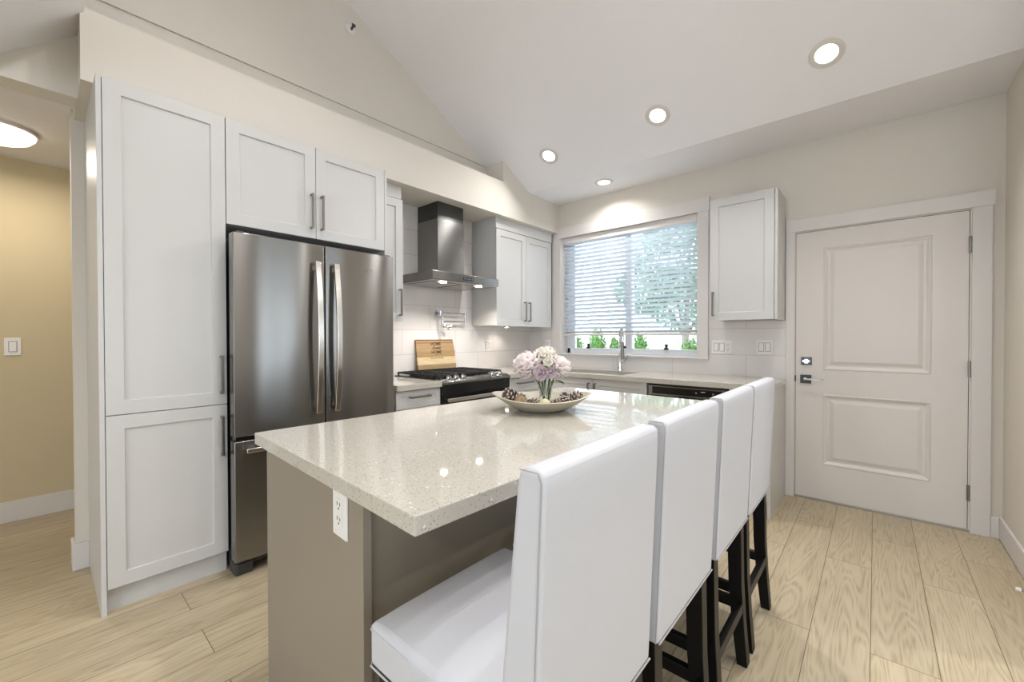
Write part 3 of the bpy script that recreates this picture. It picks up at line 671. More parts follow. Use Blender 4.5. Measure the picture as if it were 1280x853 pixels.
# L-shaped worktop with a cut-out for the sink
SX0, SX1, SY0, SY1 = -2.398, -1.66, 3.36, 3.73
xs = [XT, -2.462, SX0, SX1, -.5300]; ys = [2.787, YB-.645, SY0, SY1, YB-.0085]
def fillL(i, j):
    if j == 0: return i == 0
    return not (i == 2 and j == 2)
o = finish('worktop', B().cells(xs, ys, fillL, .874, .914, 'z'), 'quartz', bevel=.002)
tag(o, 'long L-shaped speckled quartz worktop running under the window', 'worktop')
t = thing('sink', 'undermount stainless double sink below the kitchen window', 'sink', ((SX0+SX1)/2, (SY0+SY1)/2, .70))
b = B()
for a, c in ((SX0-.004, -2.05), (-2.03, SX1+.004)):
    b.box(a, c, SY0-.004, SY1+.004, .69, .70); b.box(a, a+.008, SY0-.004, SY1+.004, .70, .8735); b.box(c-.008, c, SY0-.004, SY1+.004, .70, .8735)
    b.box(a, c, SY0-.004, SY0+.004, .70, .8735); b.box(a, c, SY1-.004, SY1+.004, .70, .8735)
finish('basin', b, 'steel_plain', t)
for x in (-2.24, -1.85): finish('drain', B().lathe([(0, .7005), (.04, .7005), (.045, .703), (.045, .70)], (x, 3.55, 0), 16), 'chrome', t)

# ================================================================ faucet
t = thing('kitchen_faucet', 'tall chrome pull-down faucet with spring neck behind the sink', 'faucet', (-1.905, 3.81, .914))
fx_, fy_ = -1.905, 3.80
b = B(); b.lathe([(0, .914), (.030, .914), (.030, .922), (.022, .930), (.020, 1.03), (.016, 1.045), (0, 1.045)], (fx_, fy_, 0), 20); finish('base', b, 'chrome', t, smooth=True)
sdx = .088; arc = [(fx_, fy_, 1.03), (fx_, fy_, 1.25)] + [(fx_+sdx*.5*(1-math.cos(PI*k/8)), fy_-.06+.06*math.cos(PI*k/8), 1.25+.075*math.sin(PI*k/8)) for k in range(1, 9)] + [(fx_+sdx, fy_-.12, 1.17)]
b = B(); b.tube(arc, .0115, 12); finish('neck', b, 'chrome', t, smooth=True)
b = B(); b.tube([(fx_+sdx, fy_-.12, 1.20), (fx_+sdx, fy_-.12, 1.17), (fx_+sdx, fy_-.12, 1.04)], [.013, .015, .016], 14); finish('spray_head', b, 'handle', t, smooth=True)
b = B(); b.tube([(fx_+sdx, fy_-.12, 1.205), (fx_+sdx, fy_-.12, 1.25)], .0155, 14)
finish('collar', b, 'chrome', t, smooth=True)
b = B(); b.tube([(fx_+.0135*math.cos(k*PI/4), fy_+.0135*math.sin(k*PI/4), 1.05+.2*k/176) for k in range(177)], .002, 5); finish('spring_coil', b, 'chrome', t, smooth=True)
b = B(); b.tube([(fx_, fy_, 1.0), (fx_+.05, fy_-.01, 1.0)], .013, 12); b.tube([(fx_+.05, fy_-.01, 1.0), (fx_+.10, fy_-.02, 1.075)], .006, 10); finish('lever', b, 'chrome', t, smooth=True)
b = B(); b.sphere((fx_+.115, fy_-.125, 1.150), .014); b.tube([(fx_, fy_, 1.15), (fx_+.115, fy_-.125, 1.150)], .004, 8); finish('spray_holder', b, 'black', t, smooth=True)

# ================================================================ wall cabinet right of the window
fr2 = FB(YB-.35)
t = thing('wall_cabinet', 'white single-door wall cabinet between the window and entrance door', 'cabinet', (-.77, 3.7, 1.375))
finish('carcass', B().box(-.997, -.5575, YB-.329, YB-.001, 1.385, 2.331), 'cab', t, bevel=.001)
finish('side_panel', B().box(-.5570, -.538, YB-.349, YB-.001, 1.376, 2.3323), 'cab', t, bevel=.001)
dd = shaker('door', fr2, -.9985, -.560, 1.376, 2.3323, t); bar_handle(fr2, -.972, 1.41, 1.60, dd)

# ================================================================ island
RI = -.0386
def IS(u, v, z=0):
    return Vector((-1.6428+u*math.cos(RI)-v*math.sin(RI), .4996+u*math.sin(RI)+v*math.cos(RI), z))
MI = Matrix.Translation((-1.6428, .4996, 0)) @ Matrix.Rotation(RI, 4, 'Z')
IL, IW = 1.828, .997
o = finish('island_worktop', B(MI).box(0, IW, 0, IL, .874, .914), 'quartz', bevel=.003, seg=3)
tag(o, 'large speckled quartz island worktop with a stool-side overhang', 'worktop')
t = thing('kitchen_island', 'taupe painted island base under the large speckled worktop', 'island', tuple(IS(.4, .9)), RI)
finish('end_panel', B(MI).box(.028, .735, .030, .052, 0, .8735), 'taupe', t, bevel=.001)
finish('end_panel', B(MI).box(.028, .735, IL-.052, IL-.030, 0, .8735), 'taupe', t, bevel=.001)
finish('carcass', B(MI).box(.055, .700, .0525, IL-.0525, .09, .8735), 'taupe', t)
finish('back_panel', B(MI).box(.7005, .722, .056, IL-.056, 0, .8735), 'taupe', t, bevel=.002)
for k in range(3):
    w0 = .058+k*.572; fri = MI @ Matrix(((0, -1, 0, .055), (1, 0, 0, 0), (0, 0, 1, 0), (0, 0, 0, 1)))
    dd = shaker('door', fri, w0, w0+.566, .10, .868, t, m='taupe'); bar_handle(fri, w0+.05, .62, .82, dd)
finish('toe_kick', B(MI).box(.115, .69, .053, IL-.053, 0, .09), 'taupe', t)
def duplex(name, label, fr, w, z, rockers=0, pw=.072, ph=.118, group=None, outlet=True, parts=None):
    t = thing(name, label, 'outlet' if outlet and not rockers else 'switch', tuple((fr @ Vector((w, 0, z-ph/2)))), 0, group)
    finish('cover_plate', B(fr).box(w-pw/2, w+pw/2, .0003, .006, z-ph/2, z+ph/2), 'plate', t, bevel=.002)
    n = len(parts); step = .046
    for i, k in enumerate(parts):
        c = w + (i-(n-1)/2)*step
        if k == 'o':
            rc = finish('receptacle', B(fr).box(c-.017, c+.017, .006, .008, z-.034, z+.034), 'plate', t, bevel=.001)
            b = B(fr)
            for dz in (-.019, .019):
                b.box(c-.009, c-.006, .008, .0085, z+dz-.002, z+dz+.008); b.box(c+.006, c+.009, .008, .0085, z+dz-.002, z+dz+.007)
                b.tube([(c, .008, z+dz-.009), (c, .0085, z+dz-.009)], .003, 8)
            finish('slots', b, 'slot', rc)
        else:
            b = B(fr); b.hexa([(c-.016, .006, z-.033), (c+.016, .006, z-.033), (c+.016, .012, z-.033), (c-.016, .012, z-.033)], [(c-.016, .006, z+.033), (c+.016, .006, z+.033), (c+.016, .007, z+.033), (c-.016, .007, z+.033)])
            rk = finish('rocker', b, 'plate', t, bevel=.001)
            finish('rocker_surround', B(fr).cells([c-.019, c-.0165, c+.0165, c+.019], [z-.036, z-.0335, z+.0335, z+.036], lambda i, j: not (i == 1 and j == 1), .006, .0066, 'y'), 'slot', rk)
    return t
fisl = MI @ Matrix(((1, 0, 0, 0), (0, -1, 0, .030), (0, 0, 1, 0), (0, 0, 0, 1)))
duplex('wall_outlet', 'white duplex outlet on the taupe end of the island', fisl, .622, .806, parts='o', pw=.078, ph=.128)
fwb = FB(YB-.008); fwl = FX(XT)
duplex('wall_outlet', 'white duplex outlet in the corner left of the window', fwb, -2.85, 1.158, parts='o')
duplex('light_switch', 'white triple switch and outlet plate just right of the window', fwb, -.995, 1.158, parts='rro', pw=.165)
duplex('light_switch', 'white double switch plate near the entrance door', fwb, -.677, 1.162, parts='rr', pw=.117)
duplex('light_switch', 'white double plate on the tiles under the corner wall cabinet', fwl, 3.165, 1.157, parts='ro', pw=.088)
duplex('light_switch', 'white single rocker switch on the cream hallway wall', FX(-4.41), -.112, 1.19, parts='r', pw=.075)

# ================================================================ stools
def rounded_box(b, x0, x1, y0, y1, z0, z1): return b.box(x0, x1, y0, y1, z0, z1)
def make_stool():
    # local frame: origin on the floor under the seat centre, +x is the back of the stool, y is its width
    t = thing('counter_stool', '', 'stool', (-.58, 1.126, 0))
    cx, cy = -.58, 1.126; hw = .206
    # back: wedge, slightly raked, thin at the top with a rounded edge
    def prof(z):     # rear x, front x at height z
        u = (z-.545)/(1.062-.545); xr = -.368+.022*u; th = .082-.032*u; return xr, xr-th
    b = B(); rows = []
    for z in [.545, .62, .70, .80, .90, .98, 1.03, 1.050, 1.060]:
        xr, xf = prof(z)
        if z > 1.04: k = .002 if z < 1.055 else .007; xr -= k; xf += k
        rows.append((xr, xf, z))
    ring = []
    for xr, xf, z in rows: ring.append([b.v(p) for p in ((xf, cy-hw, z), (xr, cy-hw, z), (xr, cy+hw, z), (xf, cy+hw, z))])
    for q, w_ in zip(ring, ring[1:]):
        for k in range(4): b.face([q[k], q[(k+1) % 4], w_[(k+1) % 4], w_[k]])
    b.face(ring[0][::-1]); b.face(ring[-1])
    bk = finish('backrest', b, 'leather', t, bevel=.010, smooth=True, seg=4)
    b = B()
    for s in (-1, 1):
        y = cy+s*(hw+.0005)
        pts = [(prof(z)[0]-.005, y, z) for z in (.55, .7, .85, 1.0, 1.042)] + [(prof(1.04)[0]-.010, y, 1.0565), (prof(1.04)[1]+.008, y, 1.0565)]
        b.tube(pts, .0011, 6)
    b.tube([(-.3665, cy-hw+.004, .549), (-.3665, cy+hw-.004, .549)], .0022, 6)
    finish('piping', b, 'piping', bk)
    # seat cushion
    b = B(); sx0, sx1 = -.803, -.425
    n = 8; m_ = 6; top = []
    for i in range(n+1):
        row = []
        for j in range(m_+1):
            u, v_ = i/n*2-1, j/m_*2-1
            z = .648+.022*(1-u**4)*(1-v_**4)
            row.append(b.v((sx0+(sx1-sx0)*i/n, cy-.213+.426*j/m_, z)))
        top.append(row)
    low = []
    for i in range(n+1): low.append([b.v((sx0+(sx1-sx0)*i/n, cy-.213+.426*j/m_, .556)) for j in range(m_+1)])
    for i in range(n):
        for j in range(m_):
            b.face([top[i][j], top[i+1][j], top[i+1][j+1], top[i][j+1]]); b.face([low[i][j], low[i][j+1], low[i+1][j+1], low[i+1][j]])
    for i in range(n):
        b.face([top[i][0], low[i][0], low[i+1][0], top[i+1][0]]); b.face([top[i][m_], top[i+1][m_], low[i+1][m_], low[i][m_]])
    for j in range(m_):
        b.face([top[0][j], top[0][j+1], low[0][j+1], low[0][j]]); b.face([top[n][j], low[n][j], low[n][j+1], top[n][j+1]])
    st = finish('seat', b, 'leather', t, bevel=.014, smooth=True, seg=4)
    b = B(); loop = [(sx0+.004, cy-.206), (sx1, cy-.206)]
    b.tube([(sx1, cy-.2135, .636), (sx0+.008, cy-.2135, .636), (sx0-.0005, cy-.205, .636), (sx0-.0005, cy+.205, .636), (sx0+.008, cy+.2135, .636), (sx1, cy+.2135, .636)], .0014, 6)
    b.tube([(sx1, cy-.2135, .558), (sx0+.008, cy-.2135, .558), (sx0-.0005, cy-.205, .558), (sx0-.0005, cy+.205, .558), (sx0+.008, cy+.2135, .558), (sx1, cy+.2135, .558)], .002, 6)
    finish('piping', b, 'leather', st)
    finish('apron', B().box(-.785, -.40, cy-.19, cy+.19, .520, .5565), 'espresso', t)
    # legs: square, rear ones raked back at the foot
    for s in (-1, 1):
        ya, yb = cy+s*.150, cy+s*.195; y0, y1 = min(ya, yb), max(ya, yb)
        b = B(); b.hexa([(-.790, y0, 0), (-.755, y0, 0), (-.755, y1, 0), (-.790, y1, 0)], [(-.795, y0, .545), (-.748, y0, .545), (-.748, y1, .545), (-.795, y1, .545)])
        finish('leg', b, 'espresso', t, bevel=.002)
        b = B(); zs_ = [0, .15, .30, .545]; xr_ = [-.356, -.368, -.376, -.380]; xw = [.036, .042, .046, .048]; rg = []
        for z, x, w_ in zip(zs_, xr_, xw): rg.append([b.v(p) for p in ((x-w_, y0, z), (x, y0, z), (x, y1, z), (x-w_, y1, z))])
        for q, w_ in zip(rg, rg[1:]):
            for k in range(4): b.face([q[k], q[(k+1) % 4], w_[(k+1) % 4], w_[k]])
        b.face(rg[0][::-1]); b.face(rg[-1]); finish('leg', b, 'espresso', t, bevel=.002)
        ym = (y0+y1)/2; finish('stretcher', B().box(-.757, -.405, ym-.012, ym+.012, .205, .243), 'espresso', t, bevel=.002)
    finish('stretcher', B().box(-.395, -.373, cy-.155, cy+.155, .200, .238), 'espresso', t, bevel=.002)
    finish('stretcher', B().box(-.783, -.761, cy-.155, cy+.155, .240, .278), 'espresso', t, bevel=.002)
    return t
stool0 = make_stool()
spots = [(.669, 0, 'white upholstered counter stool nearest the camera, its whole seat in view'),
         (1.126, 0, 'white counter stool second from the camera along the island'),
         (1.594, 0, 'white counter stool third from the camera, between two others'),
         (2.032, 0, 'white counter stool farthest from the camera, nearest the entrance door')]
for i, (y, rz, lab) in enumerate(spots):
    o = stool0 if i == 0 else copy_tree(stool0)
    o.location = (-.58, y, 0); o.rotation_euler = (0, 0, rz); o['label'] = lab; o['group'] = 'white counter stools along the island'

# ================================================================ blind
t = thing('window_blind', 'white horizontal slat blind lowered most of the way over the kitchen window', 'blind', (-1.93, YB+.05, 1.26))
yb_ = YB+.055; bx0, bx1 = WX0+.016, WX1-.016
finish('valance', B().box(bx0, bx1, YB+.008, YB+.020, 2.285, 2.352), 'trim', t, bevel=.003)
finish('headrail', B().box(bx0+.004, bx1-.004, yb_-.025, yb_+.025, 2.31, 2.351), 'blind', t)
b = B(); zs_ = 1.300; ns = 24; stp = (2.285-1.300)/(ns-1)
for k in range(ns):
    z = zs_+k*stp; a = -math.radians(24); dy, dz = .025*math.cos(a), .025*math.sin(a)
    # slat tips down towards the room
    b.hexa([(bx0, yb_-dy, z-dz-.0013), (bx1, yb_-dy, z-dz-.0013), (bx1, yb_+dy, z+dz-.0013), (bx0, yb_+dy, z+dz-.0013)],
           [(bx0, yb_-dy, z-dz+.0013), (bx1, yb_-dy, z-dz+.0013), (bx1, yb_+dy, z+dz+.0013), (bx0, yb_+dy, z+dz+.0013)])
finish('slats', b, 'blind', t)
finish('bottom_rail', B().box(bx0, bx1, yb_-.025, yb_+.025, 1.262, 1.282), 'trim', t, bevel=.003)
b = B()
for x in (-2.50, -2.12, -1.72, -1.36):
    for y in (yb_-.024, yb_+.024): b.tube([(x, y, 1.27), (x, y, 2.32)], .0012, 5)
finish('ladder_cords', b, 'blind', t)

# ================================================================ pot filler, board
t = thing('pot_filler', 'chrome folding pot filler on the tiled wall above the range', 'faucet', (XT, 2.5, 1.34))
px_ = XT; y0_, y1_ = 2.475, 2.79; za, zb = 1.472, 1.395; xo = XT+.052
b = B(); b.lathe([(0, .0), (.030, .0), (.030, .008), (.012, .012), (.012, .06), (0, .06)], (XT, y0_, za), 20, Matrix.Rotation(PI/2, 3, 'Y')); b.tube([(xo, y0_, za+.022), (xo, y0_, za-.022)], .016, 16); finish('wall_flange', b, 'chrome', t, smooth=True)
b = B(); b.tube([(xo, y0_, za), (xo, y1_, za)], .009, 12); finish('arm', b, 'chrome', t, smooth=True)
b = B(); b.tube([(xo, y1_, za+.014), (xo, y1_, zb-.018)], .011, 14); finish('joint', b, 'chrome', t, smooth=True)
b = B(); b.tube([(xo, y1_, zb), (xo, y0_+.03, zb)], .009, 12); finish('arm', b, 'chrome', t, smooth=True)
b = B(); b.tube([(xo, y0_+.03, za-.03), (xo, y0_+.03, zb-.03)], .012, 14); b.tube([(xo, y0_+.03, zb-.03), (xo+.02, y0_+.045, zb-.045), (xo+.035, y0_+.06, zb-.05), (xo+.04, y0_+.065, zb-.08)], .011, 12); finish('spout', b, 'chrome', t, smooth=True)
b = B(); b.tube([(xo, y0_+.03, zb-.045), (xo+.03, y0_+.11, zb-.045)], .012, 12); finish('valve_handle', b, 'chrome', t, smooth=True)

bw, bh = .445, .275
t = thing('cutting_board', 'striped wooden cutting board engraved HOME Sweet HOME behind the range', 'cutting board', (XT+.055, 2.445, .9545))
tilt = math.radians(-9)
MB_ = Matrix.Translation((XT+.060, 2.445, .9548)) @ Matrix.Rotation(tilt, 4, 'Y')
pts = [(-.222, .004), (-.218, 0), (.216, 0), (.222, .006), (.222, .17), (.212, .262), (.208, .275), (-.214, .275), (-.222, .268)]
b = B(); b.prism(pts, -.018, 0, 'x')
bo = finish('board', b, 'board', None, bevel=.002)
bo.parent = t; bo.matrix_parent_inverse = Matrix.Identity(4); bo.matrix_local = Matrix.Translation(-Vector((XT+.055, 2.445, .9545))) @ MB_
def btext(txt, y, z, size, shear=0):
    cu = bpy.data.curves.new('txt', 'FONT'); cu.body = txt; cu.size = size; cu.extrude = .0004; cu.offset = .0006; cu.align_x = 'CENTER'; cu.align_y = 'CENTER'; cu.shear = shear
    o = bpy.data.objects.new('txt', cu); COL.objects.link(o); dg = bpy.context.evaluated_depsgraph_get()
    me = bpy.data.meshes.new_from_object(o.evaluated_get(dg)); bpy.data.objects.remove(o)
    me.transform(Matrix(((0, 0, 1, .0005), (1, 0, 0, y), (0, 1, 0, z), (0, 0, 0, 1)))); return me
bm = bmesh.new()
for txt, y, z, s_, sh_ in (('HOME', .0, .232, .042, 0), ('Sweet', .0, .195, .040, .5), ('HOME', .0, .155, .042, 0), ('\u2022', 0, .128, .03, 0)):
    me = btext(txt, y, z, s_, sh_); bm.from_mesh(me); bpy.data.meshes.remove(me)
tb = B(); tb.bm = bm   # the illegible signature line, as a pen stroke
pts = []
for k in range(60):
    u = k/59; pts.append((.0006, -.075+.15*u+.004*math.sin(k*1.9), .100+.006*math.sin(k*.95)*(1 if (k//6) % 3 else 1.8)))
tb.tube(pts, .0011, 5)
lo_ = finish('lettering', tb, 'ink', None); lo_.parent = bo

# ================================================================ bowl, vase, flowers
U = Vector((.797, .604, 0)).normalized(); V = Vector((-.604, .797, 0)).normalized()
BC = Vector((-1.147, 1.515, .914))
MBW = Matrix(((U.x, V.x, 0, BC.x), (U.y, V.y, 0, BC.y), (0, 0, 1, BC.z), (0, 0, 0, 1)))
def bowl_pt(r, a, off=0):
    # superellipse outline with drawn-out tips
    A, Bb = .217, .185; c, s_ = math.cos(a), math.sin(a)
    tip = 1 + .05*abs(c)**6
    x = A*c*r*tip; y = Bb*s_*r*(1-.06*abs(c)**2)
    zr = .058 + .022*abs(c)**3
    base = .40; q = max(0, (r-base)/(1-base)); z = zr*(q**1.35)
    return (x, y, z + off)
b = B(MBW); n = 64; rings = []
for r in (0.0001, .2, .40, .46, .55, .65, .75, .85, .93, 1.0): rings.append([b.v(bowl_pt(r, 2*PI*k/n)) for k in range(n)])
for r in (.985, .93, .85, .75, .65, .55, .44, .2, .0001): rings.append([b.v(bowl_pt(r*.985, 2*PI*k/n, .007)) for k in range(n)])
for q, w_ in zip(rings, rings[1:]):
    for k in range(n): b.face([q[k], q[(k+1) % n], w_[(k+1) % n], w_[k]])
bmesh.ops.remove_doubles(b.bm, verts=b.bm.verts, dist=.0005)
o = finish('decor_bowl', b, 'bowl', smooth=True); tag(o, 'wide shallow speckled ceramic bowl on the island worktop', 'bowl')
vc = BC + U*(.016) + Vector((0, 0, .0085))
b = B(); b.lathe([(0, 0), (.029, 0), (.031, .004), (.031, .125), (.0285, .125), (.0285, .008), (0, .008)], vc, 24)
o = finish('flower_vase', b, 'vase', smooth=True); tag(o, 'small clear glass vase of stems standing in the bowl', 'vase')
def petal(b, base, d, up, L, W, cup, ruff):
    side = d.cross(up).normalized(); g = []
    nu, nv = 5, 5
    for i in range(nu+1):
        u = i/nu; wd = W*(math.sin(PI*(.12+.76*u))**.7); row = []
        for j in range(nv+1):
            v_ = j/nv*2-1
            p = base + d*(L*math.sin(u*1.35)/.976) + up*(L*cup*u*u) + side*(wd*v_) + up*(wd*.35*v_*v_) + up*(ruff*math.sin(v_*5+u*3)*u)
            row.append(b.v(p))
        g.append(row)
    for i in range(nu):
        for j in range(nv): b.face([g[i][j], g[i+1][j], g[i+1][j+1], g[i][j+1]])
def flower(px_dir, name, label, r, m, npet, seed, stemto, ctr='stamen', axis=None):
    rnd = random.Random(seed); c = px_dir; t = thing(name, label, 'flower', tuple(stemto), group='bouquet in the glass vase')
    ax = axis.normalized() if axis else (c - (BC+Vector((0, 0, .14)))).normalized()
    ax = (ax + Vector((0, 0, .5))).normalized()
    q = Vector((0, 0, 1)).rotation_difference(ax)
    b = B()
    nl = 7 if npet > 20 else 4
    for ly in range(nl):
        f = ly/(nl-1); el = 1.35-2.15*f; cnt = max(3, int((3+9*math.cos(el*.8))*(1 if npet > 20 else .55)))
        for k in range(cnt):
            a = 2*PI*k/cnt + ly*.6 + rnd.uniform(-.2, .2); e_ = el + rnd.uniform(-.15, .15)
            d = Vector((math.cos(a)*math.cos(e_), math.sin(a)*math.cos(e_), math.sin(e_)))
            up = (Vector((-math.cos(a)*math.sin(e_), -math.sin(a)*math.sin(e_), math.cos(e_))))
            L = r*(.80+.2*math.sin(PI*f))*rnd.uniform(.9, 1.1)
            petal(b, c, q @ d, q @ up, L, L*.46, .30, .10*L)
    o = finish('petals', b, m, t, smooth=True); md = o.modifiers.new('th', 'SOLIDIFY'); md.thickness = .0007
    b = B(); b.sphere(c + ax*r*.22, r*.17, 10, 6); finish('flower_centre', b, ctr, t, smooth=True)
    b = B(); mid = (c*.4+stemto*.6) + Vector((0, 0, .02)); b.tube([c, mid, stemto], [.003, .003, .0035], 7); finish('stem', b, 'stem', t, smooth=True)
    return t
def on_screen(x, y, dist):
    v = _rr*((x-640)/F_PX) - _uu*((y-426.5)/F_PX) + _fw
    h = math.hypot(v.x, v.y); return Vector((0, 0, CAM_H)) + v*(dist/h)
def stem_foot(k): a = k*1.3; return vc + Vector((.012*math.cos(a), .012*math.sin(a), .012))
flower(Vector((-1.192, 1.476, 1.112)), 'peony', 'large blush peony on the left of the bouquet', .068, 'petal', 30, 3, stem_foot(0))
flower(Vector((-1.090, 1.554, 1.108)), 'peony', 'blush peony on the right of the bouquet', .060, 'petal', 30, 5, stem_foot(1))
flower(Vector((-1.150, 1.550, 1.150)), 'rose', 'cream open flower at the top of the bouquet', .054, 'petal_w', 30, 8, stem_foot(2), axis=Vector((0, -.3, 1)))
flower(Vector((-1.090, 1.490, 1.135)), 'small_bloom', 'small cream bloom with yellow centre, right of middle', .024, 'petal_w', 12, 11, stem_foot(3), axis=Vector((.4, -.9, .2)))
flower(Vector((-1.120, 1.475, 1.085)), 'small_bloom', 'small lilac bud hanging low in the middle of the bouquet', .036, 'petal_p', 12, 12, stem_foot(4), ctr='petal_p', axis=Vector((.3, -.9, -.2)))
flower(Vector((-1.085, 1.500, 1.092)), 'small_bloom', 'small lilac bud low on the right, above the vase', .030, 'petal_p', 12, 13, stem_foot(5), ctr='petal_p', axis=Vector((.5, -.8, -.2)))
for k, (dx, dy, z, ln, an, lab) in enumerate(((.0, -.03, 1.115, .05, .4, 'green leaf under the cream flower'), (.03, -.02, 1.11, .045, -.7, 'green leaf beside the yellow-centred bloom'), (-.01, -.01, 1.05, .05, 2.2, 'dark green leaf above the vase rim, left'), (.045, .0, 1.05, .05, -.2, 'dark green leaf above the vase rim, right'))):
    b = B(); base = BC + U*(dx+.01) + V*dy + Vector((0, 0, z-.914)); d = (U*math.cos(an) - V*.5 + Vector((0, 0, math.sin(an)*.6))).normalized()
    petal(b, base, d, Vector((0, 0, 1)), ln, .013, -.2, .0); b.tube([base, BC+U*.016+Vector((0, 0, .02))], .0015, 6)
    o = finish('leaf', b, 'leaf', smooth=True); tag(o, lab, 'leaf', 'leaves in the bouquet')

# pine cones and balls in the bowl
def make_cone(c, r, rot, seed):
    rnd = random.Random(seed); b = B(); b2 = B(); R = Euler(rot).to_matrix()
    b.sphere(c, r*.55, 10, 6)
    n = 46
    for k in range(n):
        u = (k+.5)/n; a = k*2.39996; th = PI*(.08+.86*u); rr = r*math.sin(th)**.8; z = r*1.15*math.cos(th)
        out = Vector((math.cos(a), math.sin(a), .35)).normalized(); p0 = Vector((math.cos(a)*rr*.45, math.sin(a)*rr*.45, z*.9)); p1 = Vector((math.cos(a)*rr, math.sin(a)*rr, z+.15*r))
        s_ = Vector((-math.sin(a), math.cos(a), 0)); w_ = r*.20; th_ = Vector((0, 0, r*.05))
        pts = [p0 - s_*w_*.5, p0 + s_*w_*.5, p1 + s_*w_, p1 + out*r*.12, p1 - s_*w_]
        for tgt, lo, hi in ((b, pts, None),):
            vs = [tgt.v(c + R @ (q - th_)) for q in pts]; vt = [tgt.v(c + R @ (q + th_)) for q in pts]
            tgt.face(vs[::-1]); tgt.face(vt)
            for i in range(5): tgt.face([vs[i], vs[(i+1) % 5], vt[(i+1) % 5], vt[i]])
        tp = [p1 + s_*w_*1.05, p1 + out*r*.20, p1 - s_*w_*1.05]; t2 = Vector((0, 0, r*.085))
        vs = [b2.v(c + R @ (q - t2)) for q in tp]; vt = [b2.v(c + R @ (q + t2)) for q in tp]
        b2.face(vs[::-1]); b2.face(vt)
        for i in range(3): b2.face([vs[i], vs[(i+1) % 3], vt[(i+1) % 3], vt[i]])
    return b, b2
cones = [(-.137, -.03, .030, 'leftmost pine cone in the bowl'), (-.052, -.080, .020, 'small frosted pine cone left of the vase'), (-.035, -.045, .022, 'pine cone in front left of the vase'),
         (.060, -.04, .021, 'pine cone just right of the vase'), (.100, -.05, .020, 'small pine cone at the front right of the bowl'), (.105, .02, .024, 'pine cone at the back right of the bowl'),
         (.150, -.015, .024, 'rightmost pine cone in the bowl'), (-.105, .035, .024, 'pine cone behind the rattan ball at the back left')]
def bowl_floor(u, v_):
    r = math.hypot(u/.217, v_/.180); q = max(0, (r-.40)/.60); return .058*(q**1.35)+.007
for k, (u, v_, r, lab) in enumerate(cones):
    r *= 1.15; c = BC + U*u + V*v_ + Vector((0, 0, bowl_floor(u, v_)+r*1.15)); t = thing('pine_cone', lab, 'pine cone', tuple(c), group='pine cones in the bowl')
    b, b2 = make_cone(c, r, (1.2+k*.4, k*.7, k), k); finish('scales', b, 'cone', t); finish('frosted_tips', b2, 'cone_tip', t)
balls = [(-.098, -.030, .030, 'rattan', 'tan woven ball at the left of the bowl'), (.012, -.098, .026, 'ball', 'cream ball at the front middle of the bowl'), (.078, -.008, .019, 'rattan', 'small tan ball right of the vase')]
for u, v_, r, m, lab in balls:
    c = BC + U*u + V*v_ + Vector((0, 0, bowl_floor(u, v_)+r)); b = B(); b.sphere(c, r, 20, 12)
    if m == 'rattan':
        for k in range(7):
            R = Euler((k*.9, k*1.7, k*.4)).to_matrix(); b.tube([c + R @ Vector((r*1.02*math.cos(a), r*1.02*math.sin(a), 0)) for a in [2*PI*i/24 for i in range(25)]], .0012, 5, cap=False)
    o = finish('decor_ball', b, m, smooth=True); tag(o, lab, 'ball', 'balls in the bowl')

# ================================================================ ceiling lights
nrm = Vector((0, -SLOPE, -1)).normalized()      # slope normal, into the room
def pot(x, y, label, flat=False, group='recessed ceiling lights', power=1):
    z = ZC if flat else cz(y); nn = Vector((0, 0, -1)) if flat else nrm
    R = Vector((0, 0, 1)).rotation_difference(nn).to_matrix(); c = Vector((x, y, z))
    t = thing('recessed_light', label, 'ceiling light', tuple(c), 0, group)
    b = B(); b.lathe([(.055, .0005), (.088, .0005), (.088, .004), (.084, .006), (.064, .006), (.057, .0045), (.055, .0015)], c, 32, R); b_ = finish('trim_ring', b, 'trim', t, smooth=True)
    b = B(); b.lathe([(0, .0005), (.056, .0005), (.056, .003), (0, .0045)], c, 28, R); finish('lens', b, 'lamp', t, smooth=True)
    l = bpy.data.lights.new('recessed_light_lamp', 'AREA'); l.shape = 'DISK'; l.size = .10; l.energy = POT_W*power; l.color = POT_COLOR; l.spread = 2.5
    o = bpy.data.objects.new('recessed_light_lamp', l); o.location = c + nn*.012; o.rotation_euler = Vector((0, 0, -1)).rotation_difference(nn).to_euler(); COL.objects.link(o)
pot(-2.234, 3.063, 'recessed ceiling light on the slope, nearest the range hood', power=.36)
pot(-1.228, 3.051, 'middle recessed ceiling light on the slope', power=.6)
pot(-.224, 3.043, 'recessed ceiling light on the slope, nearest the entrance door', power=.7)
pot(-1.971, 3.597, 'recessed light in the flat ceiling strip above the window', True, power=.30)
for x in (-1.3, -.4, .5, 1.5): pot(x, 1.15, 'unseen recessed ceiling light added high on the slope over the island', power=.62)  # unseen row, added to light the island and floor
for x, y in ((1.7, 3.0), ): pot(x, y, 'unseen recessed ceiling light added on the living room side of the slope')  # unseen lamp, added to light the living side
